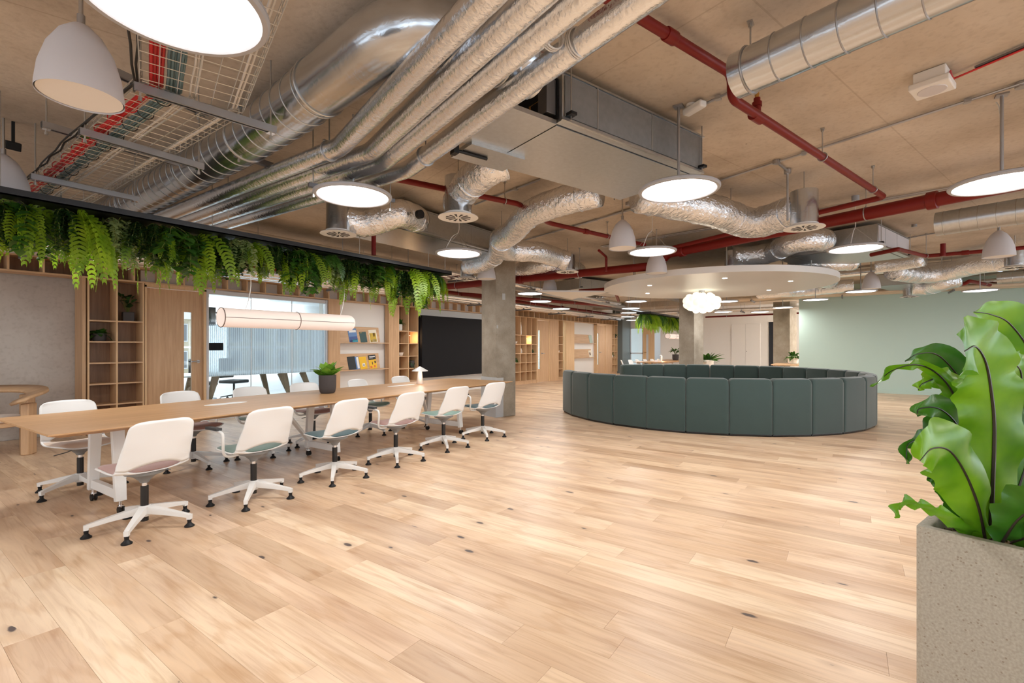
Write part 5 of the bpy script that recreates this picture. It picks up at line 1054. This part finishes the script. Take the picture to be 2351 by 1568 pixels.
for px, py, lb in ((1976, 669, 'small disc light on a pole in front of the sage wall, middle one'), (1217, 674, 'disc light just right of the nearest column, upper one'), (1241, 692, 'disc light just right of the nearest column, lower one'), (1288, 709, 'disc light over the wide bookcase'),
    (1460, 692, 'distant disc light under the canopy, first of the receding row'), (1448, 708, 'distant disc light, second of the receding row'), (1443, 718, 'distant disc light, third of the receding row'), (1441, 727, 'distant disc light, fourth of the receding row'), (1452, 735, 'distant disc light, farthest of the receding row'),
    (1668, 692, 'disc light right of the globe cluster'), (1872, 688, 'disc light at the left edge of the sage wall'), (2250, 667, 'disc light in front of the right part of the sage wall'), (1745, 716, 'distant disc light left of the dark door'), (1797, 706, 'distant disc light at the top of the column by the sage wall'), (1660, 716, 'distant disc light just right of the middle column'),
    (937, 648, 'disc light seen through the trailing greenery'), (963, 676, 'disc light behind the right end of the greenery'), (140, 510, 'disc light glimpsed through the greenery at the left')):
    disc(px, py, lb, 0, power=.9)
for x, y, wh in ((-1.6, 4.6, 'left of the picture, level with the table'), (-3.5, 2.0, 'far left and behind the camera'), (3.2, -3.6, 'right of the stone planter'), (6.6, -5.0, 'right of the picture, before the windows'), (.8, -3.0, 'behind the stone planter side'), (-1.4, -.6, 'just behind the camera'), (9.5, -5.5, 'right of the round sofa, beyond the frame'), (11.5, -3.0, 'right of the round sofa, nearest the sage wall')):
    q = thing('disc_light', 'disc light outside the picture, '+wh, 'light', (x, y, 2.55), 0, 'disc lights outside the picture'); mk('diffuser', MB().lathe([(.27, -.002), (.27, .001)], n=32), 'lit', q); mk('rim', MB().lathe([(.27, -.01), (.30, 0), (.30, .02)], n=32, capb=False), 'pcase', q)
    l = bpy.data.lights.new('panel_light', 'AREA'); l.shape = 'DISK'; l.size = .5; l.energy = DISC_W; l.color = (1, .96, .91); lo = bpy.data.objects.new('panel_light', l); COL.objects.link(lo); lo.location = (x, y, 2.53)
# bell pendants
def bell(px, py, z, label, s=1.0):
    q = F(px, py, z); o = thing('bell_pendant', label, 'pendant', (q.x, q.y, z), 0, 'grey bell pendants')
    R_ = .165*s; pr = [(R_, 0), (R_*.995, .03*s), (R_*.93, .12*s), (R_*.76, .22*s), (R_*.50, .30*s), (R_*.22, .345*s), (R_*.10, .355*s)]
    mk('shade', MB().lathe(pr, n=48, capb=False), 'bell', o, ang=60); mk('inner_face', MB().lathe([(R_*.96, .006), (R_*.95, .010)], n=48), 'bellin', o)
    mk('stem', MB().tube([(0, 0, .35*s), (0, 0, CEIL-z)], .009, 8), 'rod', o); mk('sleeve', MB().tube([(0, 0, .35*s), (0, 0, .40*s)], .016, 10), 'steel', o); return o
bell(186, 225, 2.55, 'large grey bell pendant at the upper left'); bell(1429, 571, 2.55, 'grey bell pendant in the middle, left of the wired disc light'); bell(1262, 670, 2.55, 'small distant grey bell pendant below the main red pipe'); bell(2293, 590, 2.55, 'grey bell pendant at the right edge, behind the red pipe'); bell(2000, 663, 2.55, 'small distant grey bell pendant in front of the sage wall'); bell(1117, 641, 2.55, 'grey bell pendant tucked beside the nearest column'); bell(1507, 628, 2.5, 'grey bell pendant half hidden behind the round canopy'); bell(8, 455, 2.55, 'grey bell pendant cut by the left edge')
# ------------------------------------------------------------ fan-coil air units
def aunit(c0, ua, va, Lx, Ly, z0, z1, label, side='galvpanel'):
    """c0 near bottom corner, ua/va unit axes"""
    o = thing('air_unit', label, 'air unit', (c0.x, c0.y, z0), atan2(ua.y, ua.x)); h = z1-z0
    mk('casing', MB().box(0, 0, 0, Lx, Ly, h), 'galvbox', o, bevel=.003)
    mk('insulated_side', MB().box(.02, -.008, .03, Lx-.02, 0.0, h-.02), side, o, bevel=.002)
    for x in (Lx*.2, Lx*.57): mk('side_joint', MB().box(x-.004, -.011, .02, x+.004, -.007, h-.01), 'galvbox', o, smooth=False)
    mk('flange', MB().box(-.01, -.014, 0, Lx+.01, .0, .018).box(-.01, -.014, h-.014, Lx+.01, .0, h), 'galvbox', o, smooth=False)
    mk('access_panel', MB().box(.012, .07, -.006, Lx-.04, Ly*.80, -.001), 'galvbox', o, smooth=False); mk('panel_gap', MB().box(.0, .062, -.0015, Lx-.03, Ly*.81, -.0005), 'padk', o, smooth=False)
    for x, y in ((.05, -.03), (Lx-.05, -.03), (.05, Ly+.03), (Lx-.05, Ly+.03)):
        mk('bracket', MB().box(x-.025, y-.03, .03, x+.025, y+.03, .05), 'padk', o, smooth=False); mk('hanger_rod', MB().tube([(x, y, .0), (x, y, CEIL-z0)], .005, 6), 'rod', o)
    return o
A = F(1291, 276, 2.82); B = F(1612, 399, 2.82); u1 = (B-A).normalized(); v1 = Vector((-u1.y, u1.x, 0)); Lx = (B-A).length
u = aunit(A, u1, v1, Lx, .90, 2.82, 3.14, 'big galvanised air unit in the middle of the ceiling')
mk('open_grille', MB().box(-.012, .04, .03, -.002, .72, .29), 'padk', u, smooth=False)
mk('coil_pipes', MB().tube([(-.03, .15, .05), (-.03, .15, .2), (-.03, .3, .2), (-.03, .3, .06)], .008, 8).tube([(-.03, .45, .25), (-.03, .45, .1), (-.03, .62, .1)], .008, 8), 'brass', u)
mk('control_box', MB().box(-.09, .05, .05, -.012, .14, .28), 'steeld', u, bevel=.003)
mk('drip_tray', MB().box(-.42, .05, -.01, -.005, .66, .02), 'galvbox', u, smooth=False)
mk('lower_box', MB().box(-.32, .60, -.03, .16, .90, .0), 'galvbox', u, smooth=False)
mk('pump', MB().tube([(-.10, .74, -.04), (-.36, .74, -.04)], .012, 8).box(-.40, .71, -.07, -.36, .77, -.01), 'padk', u)
A2 = F(965, 533, 2.83); ax, ay = Vector((1, 0, 0)), Vector((0, 1, 0)); B2 = F(1150, 579, 2.83)
aunit(A2-Vector((.35, 0, 0)), ax, ay, (B2.x-A2.x)+.75, .95, 2.83, 3.13, 'galvanised air unit above the trough, left of the nearest column', side='galvbox')
A3 = F(2015, 562, 2.83); aunit(A3, GU, GV, 1.6, 1.45, 2.83, 3.14, 'air unit at the right with a pale insulated side', side=mat('unit_pale', (.60, .58, .60), .6))
aunit(F(1330, 662, 2.85), GU, GV, 2.2, .9, 2.85, 3.12, 'distant air unit left of the round canopy', side='galvbox'); aunit(F(2120, 648, 2.85), GU, GV, 1.6, 1.0, 2.85, 3.12, 'distant air unit in front of the right part of the sage wall', side='galvbox')
# ------------------------------------------------------------ diffusers with their plenum drums and flexible ducts
def diffuser(px, py, z, Rd, drum, label):
    q = F(px, py, z); o = thing('air_diffuser', label, 'diffuser', (q.x, q.y, z), .4)
    mk('face', MB().lathe([(Rd, 0), (Rd*.98, .008), (Rd*.68, .03), (Rd*.68, .04)], n=40), 'wplast', o, ang=20)
    sl = MB()
    for k in range(12):
        a = 2*pi*k/12; sl.taper((Rd*.16*cos(a), Rd*.16*sin(a), -.001), (Rd*.62*cos(a+.12), Rd*.62*sin(a+.12), -.001), .004, .003, .026*Rd/.2, .003)
    mk('slots', sl, 'padk', o, smooth=False); mk('drum', MB().lathe([(Rd*.67, .03), (Rd*.67, .03+drum), (Rd*.64, .03+drum)], n=36), 'galv', o, ang=25)
    mk('hanger_rod', MB().tube([(0, 0, drum), (0, 0, CEIL-z)], .005, 6), 'rod', o); return q
D = [diffuser(1052, 500, 2.60, .195, .36, 'round air diffuser with drum, left of the big air unit'), diffuser(777, 538, 2.60, .195, .36, 'round air diffuser with drum, above the middle of the trough'), diffuser(1846, 524, 2.60, .195, .36, 'round air diffuser with drum, above the right of the canopy'),
     diffuser(1303, 625, 2.62, .19, .26, 'round air diffuser right of the nearest column'), diffuser(1682, 616, 2.66, .19, .26, 'round air diffuser just above the canopy'), diffuser(1072, 641, 2.62, .19, .2, 'round air diffuser left of the nearest column'), diffuser(1900, 662, 2.66, .19, .26, 'distant round diffuser behind the right of the canopy'), diffuser(2088, 682, 2.62, .2, .28, 'distant round diffuser in front of the sage wall'), diffuser(2330, 615, 2.66, .19, .3, 'round diffuser at the right edge behind the bell pendant')]
def flex(pts, r, label, m='foil2', z=None):
    q = [F(*p) for p in pts]; path = curve(q, 10); c = sum(path, Vector())/len(path); o = thing('flexible_duct', label, 'duct', tuple(c), world=True, group='foil flexible ducts')
    rj = random.Random(len(label)); qq = []
    for a_, b_ in zip(path, path[1:]):
        k = max(1, int((b_-a_).length/.03)); qq += [a_.lerp(b_, i/k) for i in range(k)]
    qq.append(path[-1]); N = len(qq)-1; w = [1+.02*rj.uniform(-1, 1)+.015*sin(i*.9) for i in range(N+1)]
    r *= 1.08; b = MB().tube(qq, r, 26, rf=lambda t: r*w[int(round(t*N))]); b.v = [(x+rj.uniform(-1, 1)*r*.02, y+rj.uniform(-1, 1)*r*.02, z_+rj.uniform(-1, 1)*r*.02) for x, y, z_ in b.v]
    mk('duct_run', b, m, o, ang=180)
    for t in (.06, .5, .94):
        i = int(t*N); d_ = (qq[min(N, i+1)]-qq[max(0, i-1)]).normalized(); mk('tape_band', MB().ring(qq[i], d_, r*1.01, .006, 28, 6), 'foil', o)
    i = N//2; rod_to_ceiling(o, qq[i], qq[i].z+r, plate=False); return o
flex([(1048, 470, 2.82), (1062, 440, 2.84), (1085, 415, 2.86), (1125, 385, 2.88), (1160, 372, 2.92)], .135, 'crumpled foil flexible duct from the left diffuser up to the big air unit')
flex([(1375, 440, 2.95), (1290, 462, 2.93), (1215, 492, 2.90), (1180, 530, 2.86), (1150, 553, 2.80), (1165, 574, 2.78), (1230, 578, 2.80), (1275, 590, 2.82), (1303, 600, 2.76)], .145, 'long foil duct winding from the big air unit past the top of the column')
flex([(1150, 560, 2.78), (1135, 590, 2.76), (1105, 606, 2.74), (1072, 612, 2.74)], .13, 'foil duct curling left around the column to the small diffuser')
flex([(1470, 450, 2.93), (1560, 468, 2.92), (1640, 485, 2.88), (1720, 512, 2.84), (1780, 500, 2.84), (1840, 478, 2.84)], .165, 'foil duct running right from the big air unit to the diffuser over the canopy')
flex([(1682, 590, 2.83), (1720, 588, 2.84), (1770, 580, 2.86), (1815, 560, 2.90), (1862, 550, 2.93), (1895, 552, 2.95)], .15, 'foil duct from the right-hand air unit down to the diffuser above the canopy')
FD = flex([(780, 500, 2.80), (835, 512, 2.78), (880, 500, 2.84), (920, 490, 2.90), (960, 505, 2.95)], .15, 'foil duct with a black valve between the trough diffuser and its air unit')
flex([(1815, 604, 2.90), (1850, 600, 2.90), (1900, 602, 2.88), (1960, 600, 2.9)], .15, 'shaded foil duct behind the right-hand air unit'); flex([(1850, 622, 2.80), (1885, 640, 2.80), (1905, 645, 2.82)], .16, 'short foil duct beside the right rim of the canopy')
flex([(1180, 625, 2.90), (1230, 612, 2.93), (1290, 612, 2.93), (1330, 622, 2.92)], .15, 'dull foil duct behind the main red pipe, right of the nearest column')
flex([(2050, 622, 2.85), (2120, 630, 2.82), (2180, 622, 2.86), (2250, 606, 2.88), (2330, 596, 2.86)], .17, 'broad foil duct at the right, in front of the sage wall'); flex([(2010, 612, 2.92), (2060, 606, 2.93), (2120, 596, 2.94)], .12, 'small foil duct left of the broad right-hand one')
flex([(2095, 660, 2.8), (2130, 660, 2.78), (2160, 650, 2.82), (2200, 640, 2.9)], .17, 'foil duct between the distant diffuser and its air unit, right'); flex([(1740, 672, 2.85), (1790, 668, 2.85), (1850, 665, 2.88), (1960, 655, 2.92)], .16, 'pale foil duct behind the right of the canopy')
q = WY(945, 492, 4.0)
# valve on the trough duct
q = F(948, 498, 2.86); mk('duct_valve', MB().tube([(q.x-.03, q.y-.12, q.z), (q.x-.03, q.y-.17, q.z)], .05, 18), 'padk', FD)
# ------------------------------------------------------------ red sprinkler pipes
def red(pts, r, label, **k): return pipe('sprinkler_pipe', label, 'pipe', pts, r, 'red', 'red sprinkler pipes', bend=r*2.2, **k)
e1 = F(1530, 583, 2.90); e2 = F(2351, 418, 2.90); e2 = e1+(e2-e1)*1.6; lo1 = Vector((e1.x+.02, e1.y+.12, 2.72)); d_ = F(1185, 637, 2.72)
red([e2, e1, lo1, lo1+(Vector((d_.x+.25, 9.2, 2.72))-lo1)], .074, 'thick main red sprinkler pipe crossing the room with a drop bend', rods=(.08, .28, .50, .62, .85), couplers=(.235, .47, .72))
b_ = F(1680, 226, 2.96); c_ = F(2030, 452, 2.96); dd = (c_-b_).normalized(); c2 = F(1500, 565, 2.96); a = F(1395, 12, 3.12)
SPR = red([a-dd*.8, Vector((b_.x, b_.y, 3.12)), b_, c_, Vector((c2.x+.4, c2.y, 2.96))], .030, 'slim red branch pipe with a drop, running right past the open duct end', rods=(.42, .58, .8), couplers=(.15,))
red([F(880, 405, 2.98), F(1190, 468, 2.98), F(1260, 512, 2.98), F(1480, 562, 2.98)], .030, 'slim red pipe behind the lagged pipes and flexible ducts', rods=(.3, .8), couplers=(.7,))
red([F(1375, 575, 2.97), F(1392, 590, 2.93), F(1392, 590, 2.93)-Vector((0, 0, .25))], .022, 'short red riser with brass sprinkler head above the main pipe')
red([F(2000, 585, 2.72), F(2062, 572, 2.72), F(2062, 572, 2.83), F(2125, 588, 2.83), F(2351, 566, 2.83)+Vector((.1, -1.5, 0))], .030, 'red pipe with a raised loop under the right-hand air unit', rods=(.45, .8), couplers=(.55,))
red([F(2165, 588, 2.80), F(2165, 588, 2.80)+Vector((0, 0, .2))], .035, 'short red stub standing on the right-hand sprinkler pipe')
red([F(2150, 655, 2.80), F(2215, 652, 2.80), F(2225, 645, 2.86), F(2275, 655, 2.86), F(2420, 650, 2.86)], .04, 'distant red pipe in front of the sage wall', rods=(.5,))
red([Vector((2.0, 9.1, 2.86)), Vector((22.3, 9.1, 2.86))], .055, 'long red pipe along the joinery wall', rods=(.1, .25, .4, .6, .8), couplers=(.3, .5, .7))
red([F(1060, 675, 2.75), F(1060, 675, 2.75)+GU*6], .05, 'distant red pipe crossing behind the nearest column', rods=(.3, .7)); red([F(1330, 668, 2.78), F(1410, 662, 2.78), F(1420, 690, 2.6)], .04, 'distant red pipe behind the left of the canopy')
red([F(1620, 728, 2.62), F(1900, 716, 2.62)], .035, 'distant red pipe in front of the far white wall', rods=(.2, .8))
q = F(858, 560, 2.7); red([Vector((q.x, q.y, 2.55)), Vector((q.x, q.y, 3.1))], .03, 'red dropper standing behind the trough')
hq = F(1738, 268, 2.96); sk = mk('riser_socket', MB().lathe([(.026, .02), (.026, .07), (.032, .07), (.032, .10), (.022, .10), (.022, .13)], hq, n=14), 'red', SPR); sub('sprinkler_nozzle', MB().lathe([(.012, .13), (.016, .16), (.006, .19), (.026, .195), (.026, .20)], hq, n=14), 'brass', sk, SPR)
mk('tee', MB().tube([hq-dd*.06, hq-dd*.055, hq+dd*.055, hq+dd*.06], .038, 16), 'red', SPR)
# ------------------------------------------------------------ conduits, junction boxes, speaker
def conduit(pts, label, r=.011, boxes=(), m='steel', saddles=6):
    path = [Vector(p) for p in pts]; c = sum(path, Vector())/len(path); o = thing('conduit', label, 'conduit', tuple(c), 0, 'surface conduits', world=True); mk('tube', MB().tube(fillet(path, .05), r, 8), m, o)
    for t in range(1, saddles): p = path[0].lerp(path[1], t/saddles); mk('saddle', MB().box(p.x-.02, p.y-.02, p.z-r-.003, p.x+.02, p.y+.02, p.z+r), m, o, smooth=False)
    for p in boxes: p = Vector(p); mk('junction_box', MB().lathe([(.034, -.02), (.034, .018)], p, 16), m, o)
zc = CEIL-.022
a = F(1640, 418, zc); c_ = F(2351, 190, zc); dd = (c_-a).normalized(); jb = F(1783, 372, zc); jr = F(2345, 195, zc)
conduit([a-dd*2.5, c_+dd*2], 'galvanised conduit across the ceiling from the canopy to the right edge', boxes=(jb, jr)); j2 = F(1808, 392, zc)
conduit([jb, j2, Vector((j2.x, j2.y, 2.66))], 'conduit branch dropping to the canopy diffuser', boxes=((j2.x, j2.y, 3.17),), saddles=1)
a = F(1900, 478, zc); c_ = F(2351, 402, zc); dd = (c_-a).normalized(); conduit([a-dd*3.5, c_+dd*2], 'pair of conduits behind the main red pipe'); conduit([a-dd*3.5+Vector((.08, 0, 0)), c_+dd*2+Vector((.08, 0, 0))], 'second conduit of the pair behind the main red pipe')
a = F(1150, 400+140, zc); c_ = F(1240, 410, zc); dd = (c_-a).normalized(); conduit([F(1090, 470, zc), F(1240, 412, zc)], 'conduit beside the left foil duct', saddles=3)
a = F(1280, 530, zc); c_ = F(1490, 470, zc); conduit([a-(c_-a)*.6, c_], 'conduit under the far side of the big air unit', boxes=(F(1442, 468, zc),)); 
a = F(2050, 552, zc); c_ = F(2351, 500, zc); conduit([a, c_], 'conduit above the far right spiral duct', boxes=(F(2099, 518, zc),), saddles=5)
a = F(1640, 232, zc); c_ = F(1690, 205, zc); o = thing('junction_box', 'white plastic twin junction box beside the pole of the disc light', 'box', tuple(F(1594, 250, 3.15)), radians(60)); mk('body', MB().box(-.09, -.035, -.02, .09, .035, .03), 'wplast', o, bevel=.012); mk('cover', MB().lathe([(.036, .03), (.036, .05)], (.03, 0, 0), 16), 'wplast', o)
conduit([F(1610, 243, zc), F(1690, 205, zc)], 'short conduit from the white junction box to the open duct', saddles=2)
# speaker
q = F(2140, 208, 3.08); sp = thing('ceiling_speaker', 'square white ceiling speaker with a round grille, upper right', 'speaker', (q.x, q.y, 3.08), GA); mk('housing', MB().box(-.105, -.105, .0, .105, .105, .045), 'wplast', sp, bevel=.008); mk('back_box', MB().box(-.085, -.085, .045, .085, .085, .118), 'wplast', sp, bevel=.006); mk('grille', MB().lathe([(.075, -.004), (.078, .0)], n=36), 'bell', sp)
a = F(2240, 155, zc); c_ = F(2351, 108, zc); dd = (c_-a).normalized(); o = thing('red_cable_run', 'red cables clipped in a slim tray, leading to the ceiling speaker', 'cables', tuple(a), world=True); mk('tray', MB().bar(a+Vector((0, 0, -.0)), a+dd*2.5, .03, .012), 'steeld', o, smooth=False)
for s in (-1, 1): mk('cable', MB().tube(curve([Vector((q.x, q.y, 3.16))+dd*.10, a-dd*.12+Vector((0, s*.012, -.01)), a+Vector((0, s*.008, -.012)), a+dd*2.5+Vector((0, s*.008, -.012))], 6), .005, 6), 'cred', o)
# ------------------------------------------------------------ services further off: bundles behind the trough, trunking, beams
def run(name, label, cat, a, b_, n, sp, r, m, grp, z=None):
    o = thing(name, label, cat, tuple((Vector(a)+Vector(b_))/2), 0, grp, world=True); a, b_ = Vector(a), Vector(b_); d = (b_-a).normalized(); s = Vector((d.y, -d.x, 0)); rj = random.Random(n)
    for i in range(n): of = s*((i-(n-1)/2)*sp)+Vector((0, 0, rj.uniform(-.02, .02))); mk('pipe', MB().tube([a+of, b_+of], r*rj.uniform(.8, 1.1), 12), m, o)
    k = max(2, int((b_-a).length/2.2))
    for i in range(k):
        p = a.lerp(b_, (i+.5)/k); w_ = s*(n*sp/2+.05); mk('support_channel', MB().bar(p-w_-Vector((0, 0, r+.03)), p+w_-Vector((0, 0, r+.03)), .04, .035), 'steeld', o, smooth=False)
        for sg in (-1, 1): e_ = p+w_*sg*.92; mk('hanger_rod', MB().tube([(e_.x, e_.y, e_.z-r-.07), (e_.x, e_.y, CEIL)], .005, 6), 'rod', o)
run('pipe_bundle', 'bundle of foil-lagged pipes running behind the trough towards the columns', 'pipes', (2.15, 7.15, 2.93), (16.5, 7.15, 2.93), 6, .13, .045, 'foil', 'distant pipe bundles')
run('pipe_bundle', 'lower bundle of foil-lagged pipes near the joinery wall', 'pipes', (-2, 8.35, 2.58), (20, 8.35, 2.58), 4, .15, .055, 'foil', 'distant pipe bundles')
run('pipe_bundle', 'bundle of cream lagged pipes in front of the top of the sage wall', 'pipes', (16.6, -8, 2.86), (16.6, 3.6, 2.86), 4, .16, .06, mat('lagging_cream', (.62, .52, .40), .5, .3), 'distant pipe bundles')
run('pipe_bundle', 'bundle of foil pipes crossing above the right of the sage wall', 'pipes', F(1900, 660, 2.95)+GU*2.2, F(1900, 660, 2.95)+GU*2.2-GV*10, 4, .16, .06, 'foil', 'distant pipe bundles')
run('pipe_bundle', 'bundle of lagged pipes crossing behind the canopy', 'pipes', (13.2, -3.0, 3.07), (15.4, 9, 3.07), 3, .18, .07, 'foil', 'distant pipe bundles')
run('pipe_bundle', 'bundle of lagged pipes near the far end of the room', 'pipes', (20.5, 0, 2.8), (20.5, 9, 2.8), 4, .2, .07, 'foil', 'distant pipe bundles')
def lbox(name, label, cat, a, b_, w_, h, m): a, b_ = Vector(a), Vector(b_); o = thing(name, label, cat, tuple((a+b_)/2), world=True); mk('casing', MB().bar(a, b_, w_, h), m, o, smooth=False); [rod_to_ceiling(o, a.lerp(b_, t), a.z, plate=False) for t in (.1, .5, .9)]
lbox('cable_trunking', 'galvanised cable trunking behind the nearest column', 'trunking', (8.2, 6.6, 2.75), (19, 6.6, 2.75), .15, .07, 'galvbox'); lbox('cable_trunking', 'galvanised cable trunking beyond the canopy', 'trunking', (12.8, 4.4, 2.82), (22, 4.4, 2.82), .2, .07, 'steeld'); lbox('rectangular_duct', 'dull rectangular duct above the second half of the joinery', 'duct', (12.5, 7.9, 2.98), (21, 7.9, 2.98), .35, .22, 'galvpanel')
single('ceiling_beam', MB().box(19.3, -2.8, 2.98, 19.8, 9.3, CEIL), 'ceil', 'shallow concrete ceiling beam near the far wall', 'beam', smooth=False)
o = thing('floating_panel', 'small pale triangular ceiling panel left of the canopy', 'panel', tuple(F(1310, 676, 2.5))); mk('panel', MB().poly([(-.9, .3), (.1, -.9), (1.0, .5)], 0, .03), 'wplast', o, smooth=False); mk('hanger_rod', MB().tube([(0, 0, .03), (0, 0, CEIL-2.5)], .005, 6), 'rod', o)
# track spots near the wall bulkhead
